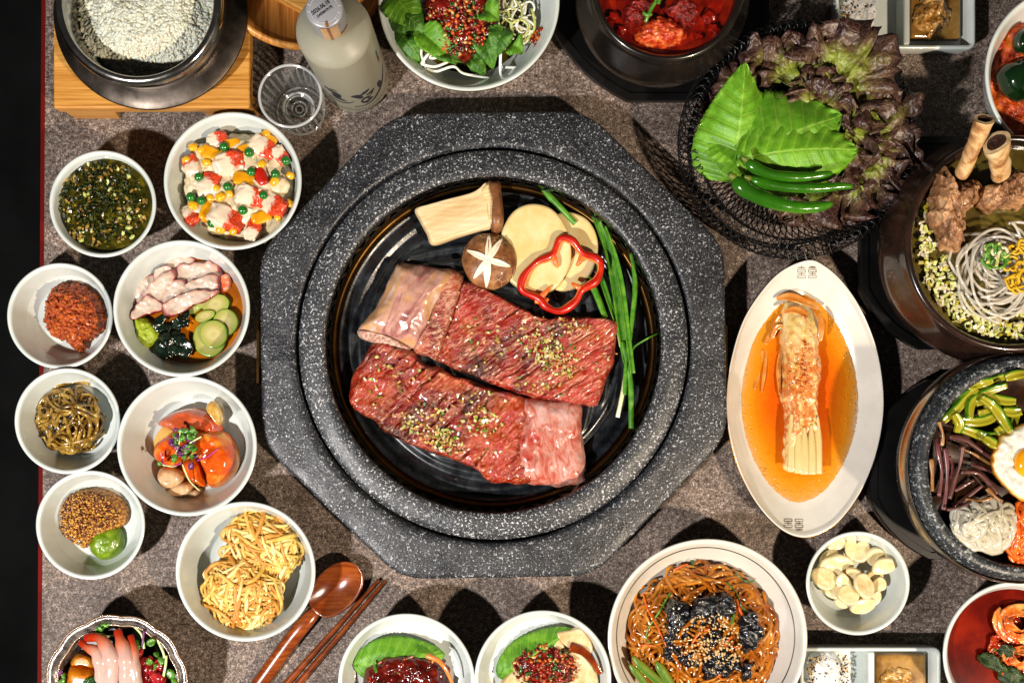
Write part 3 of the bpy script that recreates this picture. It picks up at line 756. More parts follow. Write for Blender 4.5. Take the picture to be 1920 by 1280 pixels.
for i, (pp, w, m, lb) in enumerate(stalks):
    b = MB(); zz = PZ + .0035 + .0022*(i % 4); r = S(w, .02)
    if i == 6: zz = PZ + .004
    pts = catmull([P(x, y, zz + (.004 if i < 4 and j > 2 else .001*j)) for j, (x, y) in enumerate(pp)], 10)
    if i in (0, 1, 5): tube(b, pts[int(len(pts)*.6):], lambda t, r=r: r*.62, 8, 0, True, .8); b.uv = {k: (.6 + .4*u[0], u[1]) for k, u in b.uv.items()}
    ribbon(b, pts if i not in (0, 1, 5) else pts[:int(len(pts)*.72)], lambda t, r=r: r*1.7*(.25 + .75*smooth01(0, .4, t)), .0009, 0, .28*(1 if i % 2 else -1), U(-.9, .9), 7)
    if i in (0, 5): b.uv = {k: ((u[0]*.72, u[1]) if k >= 8*(len(pts) - int(len(pts)*.6)) else u) for k, u in b.uv.items()}
    b.build('green_onion', m, label=lb, cat='green onion', group=GG)
# ================================================================ left column of side dishes
def surf(bw, z, mat, name, label, cat, fn=None, parent=None, seg=96, kind=None):
    b = MB(); disc(b, bw['c'], inner_r(bw, z) + .0004, z, seg, 24, fn)
    return b.build(name, mat, parent, label, cat, kind=kind)
# --- herb oil
oil = M('herb_oil', [(.3, '#0d1002'), (.5, '#302c06'), (.7, '#5c520c')], 70, .1, coat=.6, bump=.2, bscale=90, bdist=.002)
surf(B1, .0375, oil, 'herb_oil', 'dark green herb oil filling the small white bowl', 'sauce', lambda x, y, t: .0035*(1 - t*t) + .001*fbm((x, y, 0), 90))
b = MB()
hm = [M('herb_dark', ['#0a1404', '#182608', '#2c3c12'], 200, .25, coat=.4), MT['scallion'], MT['tan'], MT['scallion_l'], MT['garlic'], M('herb_black', ['#060a04', '#131c08'], 200, .3), M('dry_parsley', ['#2c4014', '#4a6028', '#667a40'], 300, .6), MT['scallion_l'], M('olive_bit', ['#2a2c08', '#4a4a10', '#6c6420'], 200, .2, coat=.5), M('oily_onion', ['#4c3c10', '#7c6428', '#a08c50'], 160, .2, coat=.5)]
zf = lambda u: .0385 + .0040*(1 - u*u) + U(-.0004, .0012)
bits(b, 750, in_ell(192, 382, 80, 80, zf), (.0018, .0040), [0, 0, 0, 5, 5, 5, 8, 8, 2], (1, .7, .4), .7)
bits(b, 520, in_ell(196, 378, 55, 55, lambda u: .0405 + .004*(1 - u*u) + U(0, .0012), 0, .6), (.0010, .0024), [6, 0, 0, 5, 5, 8], (1, .6, .3), 1.2)
bits(b, 70, in_ell(192, 382, 84, 84, zf, 0, .35), (.0030, .0060), [2, 9, 9, 3], (1.2, .7, .4), .5, True)
b.build('chopped_herbs', hm, label='chopped herbs and onion floating in green oil', cat='herbs', kind='stuff', smooth=False)

# --- crab salad
cream = M('cream_dressing', ['#bca880', '#ccbc9a', '#d6cab0'], 90, .28, bump=.4, bscale=140, bdist=.002, coat=.3, sss=.12, ssss=.005)
lump('creamy_salad', ell(442, 347, 110, 106, 0, 18, .05), .016, .028, cream, 'pale creamy mound of salad dressing in the crab salad bowl', 'salad', rings=40, seg=150, edge=.6, jag=(140, .003), top=lambda x, y, t, a: .0045*fbm((x, y, 0), 75, 3)*(1 - t**4))
def crab_mat(ax):
    n = NT('crab_stick'); s_ = n.sep(n.vec((1, 1, 1)))
    f = n.noise(140, 4, .65, .6); g = n.vor(330, 'DISTANCE_TO_EDGE')
    fac = n.math('ADD', n.math('MULTIPLY', s_[0], 95.0), n.math('MULTIPLY', n.math('SUBTRACT', f, .5), 1.6))
    m = n.ramp(fac, [(.05, 0.0), (.24, 1.0)])
    red = n.mix(n.math('MULTIPLY', n.ramp(g, [(.0, 1.0), (.05, 0.0)]), .35), n.ramp(f, [(.35, rgb('#9c1c08')), (.6, rgb('#c03812'))]), rgb('#f0a07a'))
    return n.out(n.mix(m, rgb('#d2bea6'), red), .26, n.bump(f, .4, .0012), coat=.4, sss=.1)
crabm = crab_mat(0)
def dome(px, py): 
    d = math.hypot(px-440, py-345)/106; return .0385 + .0030*(1 - d*d)
def chunk_mesh(nm, sx, sy, sz, mat, sub=3, amp=.10, sq=.55, fr=1.5):
    b = MB(); blob(b, (0, 0, 0), (sx/2, sy/2, sz/2), amp, fr, sub, 0, 0, None, sq=sq)
    me = bpy.data.meshes.new(nm); me.from_pydata([tuple(v) for v in b.v], [], b.f); me.materials.append(mat); me.polygons.foreach_set('use_smooth', [True]*len(b.f)); me.update()
    return me
def put(name, me, px, py, z, rz, label, cat, group, sc=1.0, tilt=.3):
    o = link(name, me, P(px, py, z), None, label, cat, group); o.rotation_euler = (U(-tilt, tilt), U(-tilt, tilt), rz)
    o.scale = (sc, sc, sc) if not isinstance(sc, tuple) else sc
    return o
cms = [chunk_mesh('crab_chunk', .024, .017, .011, crabm, 4, .20, .6, 2.2) for _ in range(4)]
crabs = []
for i, (x, y, rz, s_) in enumerate([(494,276,-.6,1.0),(526,291,-.9,.75),(431,306,.4,1.2),(360,312,1.9,.9),(392,342,.9,.95),(472,368,-.25,1.15),(513,384,-.5,1.1),(424,407,-.35,1.35),(356,405,-.8,.8),(474,432,1.2,.8),(408,262,.3,.8)]):
    crabs.append((put('crab_stick_chunk', cms[i % 4], x, y, dome(x, y) + .0015, rz, 'white crab stick chunk with red skin in the creamy salad', 'crab stick', 'crab stick chunks', s_), x, y))
b = MB()
for k in range(26):
    a = U(0, 6.28); u = R()**.5; x, y = 440 + 92*u*math.cos(a), 345 + 90*u*math.sin(a)
    blob(b, P(x, y, dome(x, y) - .0005), (U(.006, .013), U(.005, .010), U(.003, .0055)), .25, 1.6, 3, 0, U(0, 6))
b.build('cream_dollops', cream, label='thick cream clinging between the crab chunks', cat='dressing', kind='stuff')
yel = M('yellow_pepper', ['#b87408', '#cf9210', '#dcaa2c'], 100, .2, coat=.5, sss=.15, ssss=.004)
yms = [chunk_mesh('yellow_chunk', .019, .012, .007, yel, 3, .14) for _ in range(3)]
yels = []
for i, (x, y, rz) in enumerate([(457,336,-.15),(390,396,1.3),(490,407,.35),(416,297,1.0),(396,288,-.4),(462,281,.2),(500,263,-.3),(436,270,.2)]):
    yels.append((put('yellow_pepper_piece', yms[i % 3], x, y, dome(x, y) + .002, rz, 'glossy yellow fruit piece in the creamy crab salad', 'yellow pepper', 'yellow pieces in crab salad', U(.8, 1.15)), x, y))
corn = M('corn_kernel', ['#c08408', '#d8a018', '#e0b438'], 200, .22, coat=.5, sss=.15)
kms = chunk_mesh('corn_kernel', .0088, .0070, .006, corn, 2, .12, .75)
corns = []
for (x, y) in [(388,305),(491,308),(515,340),(545,329),(405,352),(431,363),(414,369),(452,371),(363,276),(379,281),(363,385),(543,381),(521,407),(414,430),(500,250),(350,300),(395,372),(437,432)]:
    corns.append((put('corn_kernel', kms, x, y, dome(x, y) + .0035, U(0, 6), 'yellow corn kernel in the creamy crab salad', 'corn', 'corn kernels in crab salad', U(.85, 1.15)), x, y))
pea = NT('pea'); pf = pea.noise(120, 2); pea = pea.out(pea.ramp(pf, [(.3, rgb('#0f4a14')), (.6, rgb('#1f6e22')), (.8, rgb('#3c8a34'))]), .22, coat=.5)
pms = chunk_mesh('pea', .0088, .0088, .0084, pea, 3, .03, 1.0)
peas = []
for (x, y) in [(420,275),(467,286),(536,301),(471,322),(516,326),(373,332),(427,350),(358,369),(378,376),(494,366),(455,394),(398,418)]:
    peas.append((put('green_pea', pms, x, y, dome(x, y) + .0052, 0, 'round green pea in the creamy crab salad', 'pea', 'peas in crab salad', U(.9, 1.05)), x, y))
for l_, f_ in ((crabs, 'white crab chunk with red skin at %s o\'clock in creamy salad'), (yels, 'glossy yellow fruit piece at %s o\'clock in creamy salad'), (corns, 'corn kernel at %s o\'clock in the creamy salad'), (peas, 'green pea at %s o\'clock in the creamy salad')): clock_labels(l_, 440, 345, f_)
put('red_pepper_piece', chunk_mesh('red_pepper_bit', .017, .010, .007, pepm, 3, .1), 490, 331, dome(490, 331) + .003, -1.2, 'glossy bright red pepper piece among the crab chunks', 'pepper', None)

# --- orange paste ball
paste = M('orange_paste', [(.3, '#641c06'), (.45, '#9c3c0c'), (.6, '#bc5c18'), (.75, '#c88434')], 220, .32, bump=.9, bscale=330, bdist=.003, detail=5, coat=.25)
lump('orange_paste_ball', [(78,545),(100,528),(140,530),(165,550),(180,582),(178,610),(153,633),(137,656),(110,640),(85,630),(69,600),(69,570)], .0075, .026, paste, 'rough ball of orange chilli paste in a small white bowl', 'chilli paste', rings=60, seg=200, edge=.8, jag=(330, .0035), top=lambda x, y, t, a: (.0030*fbm((x, y, 0), 160, 3) + .0016*fbm((x, y, 0), 420, 5)) * (1 - t**6))

# --- octopus bowl
soy = NT('soy_broth'); sf = soy.noise(20, 2)
soy = soy.out(soy.ramp(sf, [(.3, rgb('#7a3a06')), (.7, rgb('#b8690c'))]), .06, coat=.4)
surf(B4, .0225, soy, 'soy_broth', 'clear amber soy broth around the octopus slices', 'broth')
def octo_mat():
    n = NT('octopus'); s_ = n.sep(n.co.outputs['UV']); f = n.noise(90, 3, .6)
    t = n.math('ADD', s_[0], n.math('MULTIPLY', n.math('SUBTRACT', f, .5), .18))
    c = n.ramp(t, [(0, rgb('#c4b6a8')), (.6, rgb('#bca898')), (.82, rgb('#b49080')), (.91, rgb('#8a3a38')), (1, rgb('#3f0e1a'))])
    return n.out(c, .2, n.bump(n.noise(160, 3), .3, .001), coat=.55, sss=.12, ssss=.004)
octm = octo_mat()
OC = [[(262,522),(290,515),(300,522),(285,545),(262,565),(248,560),(246,540)], [(308,484),(335,474),(360,482),(362,496),(330,505),(312,500)], [(330,502),(355,495),(395,492),(412,512),(400,528),(350,530),(328,522)],
      [(268,548),(295,520),(322,506),(326,520),(318,540),(307,562),(295,568),(272,556)], [(304,545),(330,523),(345,532),(338,552),(312,572),(303,562)], [(338,545),(360,525),(398,515),(408,530),(404,545),(370,548),(340,560)],
      [(305,574),(335,552),(370,545),(402,545),(390,560),(360,575),(330,588),(310,586)], [(246,590),(262,565),(280,556),(302,570),(304,580),(270,588),(250,598)], [(288,505),(310,498),(320,506),(300,522),(286,526)]]
ol = ['leftmost upper', 'topmost', 'wide upper right', 'upper left', 'small middle', 'right middle', 'long lower', 'lower left', 'dark tipped upper left']
for i, o_ in enumerate(OC):
    ax_, ay_ = sum(q[0] for q in o_)/len(o_), sum(q[1] for q in o_)/len(o_); o_ = [(ax_ + (q[0]-ax_)*1.14, ay_ + (q[1]-ay_)*1.12) for q in o_]
    zb = .021 + .0022*[1, 0, 1, 3, 3, 3, 5, 4, 2][i]
    lump('octopus_slice', o_, zb, .0042, octm, '%s white octopus slice with purple skin edge' % ol[i], 'octopus', 'octopus slices', rings=20, seg=90, edge=.22, jag=(120, .0022), top=lambda x, y, t, a: .0022*fbm((x, y, 0), 70, 4))
ginger = M('pink_ginger', ['#b8341c', '#e0704c', '#f0a07c'], 120, .25, coat=.4)
b = MB(); pillow(b, [(408,520),(425,512),(432,525),(428,542),(412,545)], .023, .005, 8, 40, .4, top=lambda x, y, t, a: .002*nz((x, y, 0), 200)); b.build('ginger_slice', ginger, label='small pink slice at the right end of the octopus', cat='ginger')
lump('wasabi', [(247,595),(265,592),(278,600),(292,610),(295,630),(285,650),(268,652),(252,640),(248,620)], .022, .012, M('wasabi_bright', ['#6c8010', '#8a9a1c', '#a0aa38'], 170, .45, bump=.6, bscale=260, bdist=.0015), 'bright green wasabi lump beside the octopus slices', 'wasabi', rings=24, seg=80, edge=.7, top=lambda x, y, t, a: .0025*fbm((x, y, 0), 130, 8))
sea = M('seaweed', ['#050a06', '#0d1a10', '#1c2c20'], 120, .14, bump=.5, bscale=220, bdist=.0016, coat=.6)
b = MB()
for k in range(16):
    cx, cy = U(295, 350), U(592, 665); L = U(26, 48); a = U(.6, 2.2) if k % 3 else U(-.4, .4)
    pts = [P(cx + L*(t-.5)*math.cos(a) + 4*math.sin(t*7+k), cy + L*(t-.5)*math.sin(a), .025 + .0006*k*.6 + .003*math.sin(t*math.pi) + .0008*math.sin(t*12+k)) for t in [i/12 for i in range(13)]]
    ribbon(b, pts, lambda t: S(U(13, 21), .03)*(.5 + .5*math.sin(math.pi*(.1 + .8*t))), .0006, 0, .12*U(-1, 1), U(-.9, .9), 7)
b.build('seaweed', sea, label='glossy dark seaweed clump in the octopus bowl', cat='seaweed')
def cuc_mat():
    n = NT('cucumber'); s_ = n.sep(n.co.outputs['UV']); f = n.noise(190, 3, .6)
    t = n.math('ADD', s_[0], n.math('MULTIPLY', n.math('SUBTRACT', f, .5), .10))
    return n.out(n.ramp(t, [(0, rgb('#a49c60')), (.3, rgb('#b4aa74')), (.6, rgb('#a09a58')), (.9, rgb('#8c9440')), (.955, rgb('#5a8a20')), (1, rgb('#3b6a10'))]), .2, n.bump(f, .3, .001), coat=.5, sss=.1)
cucm = cuc_mat()
for i, (x, y, rx, ry, rot, zz, lb) in enumerate([(366,572,22,13,-40,.0245,'folded leftmost'),(380,562,22,14,-35,.0262,'upper folded'),(404,570,27,19,-10,.0262,'top right'),(384,592,20,10,-20,.0280,'thin middle'),(422,604,24,26,20,.0275,'right hand'),(392,634,31,36,0,.0265,'large lowest'),(400,626,27,27,0,.0300,'round topmost')]):
    lump('cucumber_slice', ell(x, y, rx, ry, rot, 16, .02), zz, .0018, cucm, '%s pale green cucumber slice in the octopus bowl' % lb, 'cucumber', 'cucumber slices beside octopus', rings=10, seg=48, edge=.06, top=lambda x, y, t, a: .0009*nz((x, y, 0), 70, 3))
lump('cucumber_slice', ell(428, 556, 18, 22, -20), .0218, .0012, soy, 'translucent brown slice sunk in soy at right', 'cucumber', 'cucumber slices beside octopus', rings=6, seg=40, edge=.1)

# --- shredded pickle
pk = M('brown_pickle', ['#3f2a08', '#6f5014', '#93742c', '#b59650'], 110, .2, coat=.5, sss=.08)
b = MB()
for k in range(78):
    zfun = lambda q, zo: .012 + .024*(1 - q*q)*(.35 + .65*zo) + .002*zo
    pts = strand(128, 786, 72, 70, zfun, U(60, 150), 5.0, 26, .8, wob=.0012)
    w = U(.0022, .0046)
    tube(b, pts, lambda t, w=w: w*.5*(.5 + .5*math.sin(math.pi*(.08 + .84*t))), 6, 0, True, .5)
b.build('shredded_pickle', pk, label='tangle of olive brown shredded pickle strips in a small bowl', cat='pickle', kind='stuff')

# --- tomato
def tom_mat():
    n = NT('tomato'); f = n.noise(70, 4, .6, .5); s_ = n.sep(n.co.outputs['UV'])
    c = n.ramp(n.math('ADD', f, n.math('MULTIPLY', n.math('SUBTRACT', s_[0], .5), .15)), [(.34, rgb('#a83a06')), (.44, rgb('#bc480a')), (.56, rgb('#c85a12')), (.68, rgb('#cc842c'))])
    return n.out(c, .15, n.bump(n.noise(140, 3), .3, .0015), coat=.6, sss=.2, ssss=.006, sssr=(1, .25, .1))
tomm = tom_mat()
skinm = M('tomato_skin', ['#a83a14', '#b44c28', '#b87050'], 60, .14, coat=.7, sss=.15, ssss=.005)
lump('dressing_pool', ell(355, 850, 75, 72), .0095, .002, M('dressing', ['#b78a3a', '#cfa860'], 50, .05, coat=.4), 'thin amber dressing under the tomato wedges', 'dressing', edge=.3)
TW = [([(285,796),(300,780),(330,768),(360,765),(395,778),(408,795),(405,815),(370,808),(340,815),(310,808)], .013, .020, skinm, 'pink red tomato wedge at the back of the bowl'),
      ([(280,842),(292,825),(330,805),(345,815),(350,840),(335,865),(315,880),(292,872),(280,858)], .014, .019, tomm, 'left tomato wedge with seeds beside the mushroom pieces'),
      ([(350,805),(385,803),(415,812),(432,835),(440,862),(432,890),(410,912),(385,918),(378,895),(362,860),(348,830)], .014, .024, tomm, 'largest orange red tomato wedge on the right'),
      ([(335,870),(350,860),(368,870),(375,895),(380,915),(360,908),(340,890)], .016, .016, tomm, 'small front tomato wedge next to the largest one')]
for o_, z0, h, m, lb in TW:
    lump('tomato_wedge', o_, z0, h, m, lb, 'tomato', 'tomato wedges', rings=30, seg=110, edge=.55, top=lambda x, y, t, a: .0007*fbm((x, y, 0), 60, 2) - .0022*smooth01(.012, .0, abs(nz((x, y, 0), 38, 6)*.05)))
mushp = M('mushroom_piece', ['#9c7048', '#b8946c', '#c8b090'], 110, .25, coat=.45, sss=.1)
for o_, z0, lb in (([(290,890),(300,876),(330,880),(340,895),(330,912),(305,918),(292,905)], .018, 'upper'), ([(305,918),(335,905),(358,905),(358,922),(340,936),(318,935)], .015, 'lower'), ([(345,925),(370,915),(375,925),(360,940),(345,940)], .011, 'small brown')):
    lump('mushroom_piece', o_, z0, .010, mushp, '%s glazed beige mushroom piece below the tomato' % lb, 'mushroom', 'mushroom pieces by tomato', rings=14, seg=50, edge=.6)
lump('onion_petal', [(386,756),(398,750),(412,768),(414,790),(405,798),(392,780),(384,768)], .018, .012, M('glazed_onion', ['#8a6a20', '#b8924a', '#d2b888'], 90, .12, coat=.6, sss=.2), 'translucent brown onion petal standing behind the tomato', 'onion', rings=12, seg=50, edge=.3, top=lambda x, y, t, a: .003*nz((x, y, 0), 60))
sprm = [MT['scallion'], M('purple_sprout', ['#3c1440', '#5c2458', '#7c3c70'], 200, .35), M('magenta_stem', ['#8c1a58', '#b83478'], 200, .3), M('pale_stem', ['#a8c078', '#d0dca8'], 200, .3)]
def sprouts(cx, cy, z, stems, leaves, name, label):
    b = MB()
    for (pp, mi, w) in stems: tube(b, catmull([P(x, y, z + zz) for x, y, zz in pp], 6), w, 5, mi)
    for (x, y, r, mi) in leaves:
        a = U(0, 6.28); ox, oy = r*math.cos(a), r*math.sin(a)
        leaf(b, (x-ox, y-oy), (x+ox, y+oy), r*1.5, z + U(0, .005), z + U(0, .005), .0012, U(-.004, .004), 0, 2, 8, 5, (.8, .6), 0, 0, U(0, 9), .0003, mi)
    return b.build(name, sprm, label=label, cat='sprouts', kind='stuff')
lv = [(U(325, 365), U(800, 860), U(4, 8.5), random.choice([0, 0, 0, 1])) for _ in range(30)]
lv += [(322,828,8,1),(350,838,8,1),(357,826,8,1),(365,855,6,1),(358,873,7,1),(300,869,5,0),(340,808,8,0),(350,815,8,0)]
sprouts(345, 840, .041, [([(347,860,0),(347,845,.003),(350,830,.002)], 2, .0007), ([(303,850,-.003),(306,868,-.004),(320,874,-.003),(340,868,.001)], 2, .0008), ([(370,863,0),(390,855,-.001),(410,840,-.004)], 2, .0008), ([(378,818,.003),(360,828,.003),(340,843,.001)], 3, .0008), ([(342,870,.001),(355,900,-.004),(375,920,-.016)], 3, .0007), ([(338,805,.003),(336,830,.004),(330,850,.002)], 3, .0007), ([(300,870,-.004),(325,874,-.002),(340,866,0)], 3, .0006)], lv, 'micro_sprouts', 'green and purple micro sprouts on top of the tomato wedges')

# --- mustard and wasabi
must = M('grain_mustard', ['#3c1a06', '#6f3a0c', '#a8701c', '#c89a3c'], 360, .4, bump=.6, bscale=500, bdist=.002)
mo = [(118,940),(135,922),(165,918),(195,922),(220,938),(233,962),(228,985),(205,995),(178,1008),(160,1028),(140,1018),(115,1000),(110,972)]
lump('mustard_mound', mo, .0070, .016, must, 'mound of brown whole grain mustard in a small white bowl', 'mustard', rings=30, seg=120, edge=.6, top=lambda x, y, t, a: .0016*fbm((x, y, 0), 120, 5))
b = MB(); gm = [M('mustard_seed_a', ['#6a3408', '#94581a'], 100, .35, coat=.3), M('mustard_seed_b', ['#a87424', '#c8983c'], 100, .35, coat=.3), M('mustard_seed_c', ['#3a1606', '#552408'], 100, .35, coat=.3)]
mcx, mcy = sum(q[0] for q in mo)/len(mo), sum(q[1] for q in mo)/len(mo)
mpo = sorted([(math.atan2(q[1]-mcy, q[0]-mcx), math.hypot(q[0]-mcx, q[1]-mcy)) for q in resample([Vector((x, y, 0)) for x, y in mo], 120)])
def mrad(a):
    a = (a + math.pi) % 6.2832 - math.pi
    return min(mpo, key=lambda q: abs(q[0]-a))[1]*.99
for k in range(1500):
    a = U(0, 6.2832); u = R()**.45
    rr = mrad(a)
    e = max(0, (u - .4)/.6); z = .0078 + .016*math.sqrt(max(0, 1 - e*e)) + U(.0004, .0020)
    blob(b, P(mcx + rr*u*math.cos(a), mcy + rr*u*math.sin(a), z), U(.0008, .0014), 0, 1, 1, random.choice([0, 0, 1, 1, 2]))
b.build('mustard_seeds', gm, label='tiny mustard seeds covering the brown mound', cat='mustard', kind='stuff')
lump('wasabi', [(162,1015),(172,998),(195,988),(215,990),(225,1005),(225,1028),(212,1045),(190,1053),(170,1045),(160,1030)], .0080, .013, M('wasabi_green', ['#4a6406', '#5f7a0c', '#789020'], 120, .35, bump=.5, bscale=240, bdist=.0015, coat=.3), 'smooth green wasabi dollop against the mustard mound', 'wasabi', rings=24, seg=90, edge=.7, top=lambda x, y, t, a: .0018*fbm((x, y, 0), 90, 11))

# --- fritters
fr = [M('fritter_gold', ['#b88830', '#cfa850', '#dabe74'], 90, .5, bump=.4, bscale=260), M('fritter_brown', ['#a06418', '#bc8430', '#cc9e4c'], 90, .5, bump=.4, bscale=260), M('fritter_pale', ['#c8a858', '#d8c07c', '#e0cc98'], 90, .45, bump=.3, bscale=260)]
def fritter(cx, cy, rx, ry, z0, h, n, rot, label):
    b = MB(); pillow(b, ell(cx, cy, rx*.86, ry*.86, rot, 16, .08), z0, h*.86, 16, 70, .7, top=lambda x, y, t, a: .002*fbm((x, y, 0), 140, cx), mi=0)
    r_ = math.radians(rot)
    for k in range(n):
        side = R()
        zfun = lambda q, zo: z0 + h*(.30 + .68*math.sqrt(max(0, 1 - q*q*.92))) + .0045*zo - .001
        u = R()**.45; a = U(0, 6.283); x, y = rx*u*math.cos(a), ry*u*math.sin(a)
        st = (cx + x*math.cos(r_) - y*math.sin(r_), cy + x*math.sin(r_) + y*math.cos(r_))
        ang = a + r_ + math.pi/2*(1 if k % 2 else -1) + U(-.9, .9) if u > .6 and R() < .6 else U(0, 6.28)
        ek = U(.9, 1.12); pts = strand(cx, cy, (rx+ry)/2*ek, (rx+ry)/2*ek, zfun, U(34, 90), 1.1, 14, .98, st, ang, .0005)
        w = U(.0009, .0022)
        tube(b, pts, lambda t, w=w: w*(.75 + .25*math.sin(math.pi*t)), 6, random.choice([0, 0, 2, 2, 1] if u < .75 else [0, 1, 1, 0, 2]), True, .6)
    return b.build('vegetable_fritter', fr, label=label, cat='fritter', group='golden fritters')
fritter(490, 1028, 74, 58, .012, .024, 260, 48, 'rear golden shredded vegetable fritter leaning on the bowl wall')
fritter(455, 1112, 80, 56, .016, .027, 260, 38, 'front golden shredded vegetable fritter with a flat pale face')
# ================================================================ top row
# --- rice pot on its wooden stand
ST = .045
c = P(285, 60, 0)
stand = thing('wooden_stand', 'square bamboo stand with cut-out legs under the steel rice pot', 'stand', (P(285, 20, 0).x, P(285, 20, 0).y, 0))
x0, x1 = P(100, 0, ST).x, P(468, 0, ST).x; yf = P(0, 203, ST).y; yb = yf + (x1 - x0)*.95
b = MB(); boxv(b, ((x0+x1)/2, (yf+yb)/2, ST-.007), x1-x0, yb-yf, .014); bevel(b.build('top_board', MT['bamboo'], stand, smooth=False), .0016, 3)
def apron(xa, xb, y):
    b = MB(); t = .016; L = .042; z1 = ST - .0142; zc = ST - .021
    out = [(xa, 0), (xa, z1), (xb, z1), (xb, 0), (xb-L, 0), (xb-L-.004, zc), (xa+L+.004, zc), (xa+L, 0)]
    n = len(out); vs = [(x, y, z) for x, z in out] + [(x, y+t, z) for x, z in out]
    b.add(vs, [tuple(range(n)), tuple(range(2*n-1, n-1, -1))] + [(i, n+i, n+(i+1) % n, (i+1) % n) for i in range(n)])
    return b
for y in (yf + .002, yb - .018): bevel(apron(x0 + .002, x1 - .002, y).build('leg_panel', MT['bamboo'], stand, smooth=False), .001, 2)
pc = P(257, 0, .105)
pot = thing('steel_rice_pot', 'polished steel pot with flange holding white rice on the wooden stand', 'pot', (pc.x, pc.y, ST))
ri_, ro_ = S(141, .105), S(158, .098); zr = .105
stl = NT('pot_steel'); sf = stl.noise(60, 4, .6); stl = stl.out(rgb('#a9a6a2'), stl.ramp(sf, [(.3, .12), (.7, .26)]), stl.bump(stl.noise(25, 2), .06, .002), metal=1)
b = MB(); lathe(b, [(0, ST+.004), (ri_*.80, ST+.004), (ri_*.9, ST+.012), (ro_-.004, zr-.03), (ro_-.001, zr-.014), (ro_, zr-.006), (ro_-.0022, zr-.0012), (ro_-.006, zr), (ri_+.001, zr-.001), (ri_, zr-.003), (ri_-.002, zr-.02), (ri_-.006, zr-.045), (ri_*.82, ST+.006), (0, ST+.006)], (pc.x, pc.y), 128); b.build('pot_body', stl, pot)
fl = M('flange_steel', ['#2a2622', '#4b443e', '#6a6058'], 34, .38, metal=1, bump=.1, bscale=60)
b = MB(); fc = P(275, 12, .062); fR = S(183, .062)
lathe(b, [(ro_-.010, .066), (ro_+.002, .066), (fR-.006, .0625), (fR-.001, .0612), (fR, .0602), (fR-.001, .0590), (ro_-.010, .0605)], (pc.x*.5+fc.x*.5, pc.y*.5+fc.y*.5), 128); b.build('flange', fl, pot)
lathe_ = None
b = MB(); lathe(b, [(S(150,.05), .0605), (S(140,.05), ST+.0005), (0, ST+.0005)], (pc.x, pc.y), 96); b.build('pot_base', stl, pot)
ricem = M('cooked_rice', ['#b8b29c', '#c8c2ae', '#d2cdbc'], 120, .35, sss=.3, ssss=.006)
b = MB()
def rice_h(x, y):
    d = math.hypot(x - pc.x, y - pc.y)/ri_; return .077 + .012*smooth01(.95, .3, d) + .002*fbm((x, y, 0), 45, 3) - .010*smooth01(P(0, 70, .08).y, P(0, 150, .08).y, y)
disc(b, (pc.x, pc.y), ri_*.93, 0, 80, 20, lambda x, y, t: rice_h(x, y) + .0004)
gr = []
for k in range(12):
    q = MB(); blob(q, (0, 0, 0), (.0044*U(.85, 1.15), .0019, .0015), .1, 1.6, 1, 0, 0); gr.append((q.v, q.f))
for k in range(3800):
    u = R()**.5; a = U(0, 6.283); x, y = pc.x + ri_*.93*u*math.cos(a), pc.y + ri_*.93*u*math.sin(a)
    if y > P(0, -45, .08).y: continue
    z = rice_h(x, y) + U(-.0002, .0010); vs, fs = gr[k % 12]
    mt = Euler((U(-.3, .3), U(-.35, .35), U(0, 6.28))).to_matrix(); p = Vector((x, y, z))
    b.add([p + mt @ Vector(v) for v in vs], fs)
b.build('cooked_rice', ricem, label='steamed white rice grains filling the steel pot', cat='rice', kind='stuff')
# --- wooden lid, upside down, tilted against the stand
lc = P(562, -58, .022); lR = S(167, .022)
lid = thing('pot_cover', 'round bamboo lid lying upside down beside the rice pot', 'lid', (lc.x, lc.y, .01))
b = MB(); lathe(b, [(0, .012), (lR-.008, .012), (lR-.001, .014), (lR, .018), (lR-.001, .0225), (lR-.003, .0235), (lR-.0055, .0225), (lR-.0065, .018), (0, .0165)], (lc.x, lc.y), 128); b.build('lid_disc', MT['bamboo_y'], lid)
b = MB(); p, q = P(480, -24, .03), P(640, 45, .03); boxv(b, ((p.x+q.x)/2, (p.y+q.y)/2 , .0225), (p-q).length*1.25, .020, .0125, math.atan2(q.y-p.y, q.x-p.x)); bevel(b.build('batten', MT['bamboo'], lid, smooth=False), .0012, 2)
lid.location.z = .036; lid.rotation_euler = (0, math.radians(14), 0)
# --- bottle
BX, BY = -.131, .294; br = .031
bottle = thing('soju_bottle', 'frosted glass liquor bottle with silver cap and brush lettering', 'bottle', (BX, BY, 0))
fg = NT('frosted_glass'); fgm = fg.out(rgb('#9e9c8a'), .42, None, trans=.30, ior=1.3, spec=.4, coat=.25, coatr=.35, sss=.1, sssr=(1, 1, .9), ssss=.02)
b = MB(); lathe(b, [(0, .002), (br-.004, .0004), (br-.001, .002), (br, .006), (br, .1365), (br-.0004, .1385), (br-.0018, .1405), (br-.0045, .1425), (br-.011, .1475), (br-.0155, .152), (.0140, .157), (.0138, .168), (0, .168)], (BX, BY), 96); b.build('glass_body', fgm, bottle)
capm2 = M('silver_cap', ['#85878c', '#94969b'], 40, .35, metal=.25)
b = MB(); lathe(b, [(.0142, .160), (.0146, .1625), (.0144, .166), (.0146, .184), (.0143, .1862), (.0132, .187), (0, .187)], (BX, BY), 72)
for k in range(0): pass
cap_o = b.build('cap', capm2, bottle)
b = MB()
for k in range(14):   # knurl marks round the cap edge
    a = 2*math.pi*k/14 + .2
    if k % 3 == 2: continue
    boxv(b, (BX + .0120*math.cos(a), BY + .0120*math.sin(a), .1871), .0022, .0004, .0004, a)
lathe(b, [(.0106, .1870), (.0106, .1874), (.0109, .1874), (.0109, .1870)], (BX, BY), 64)
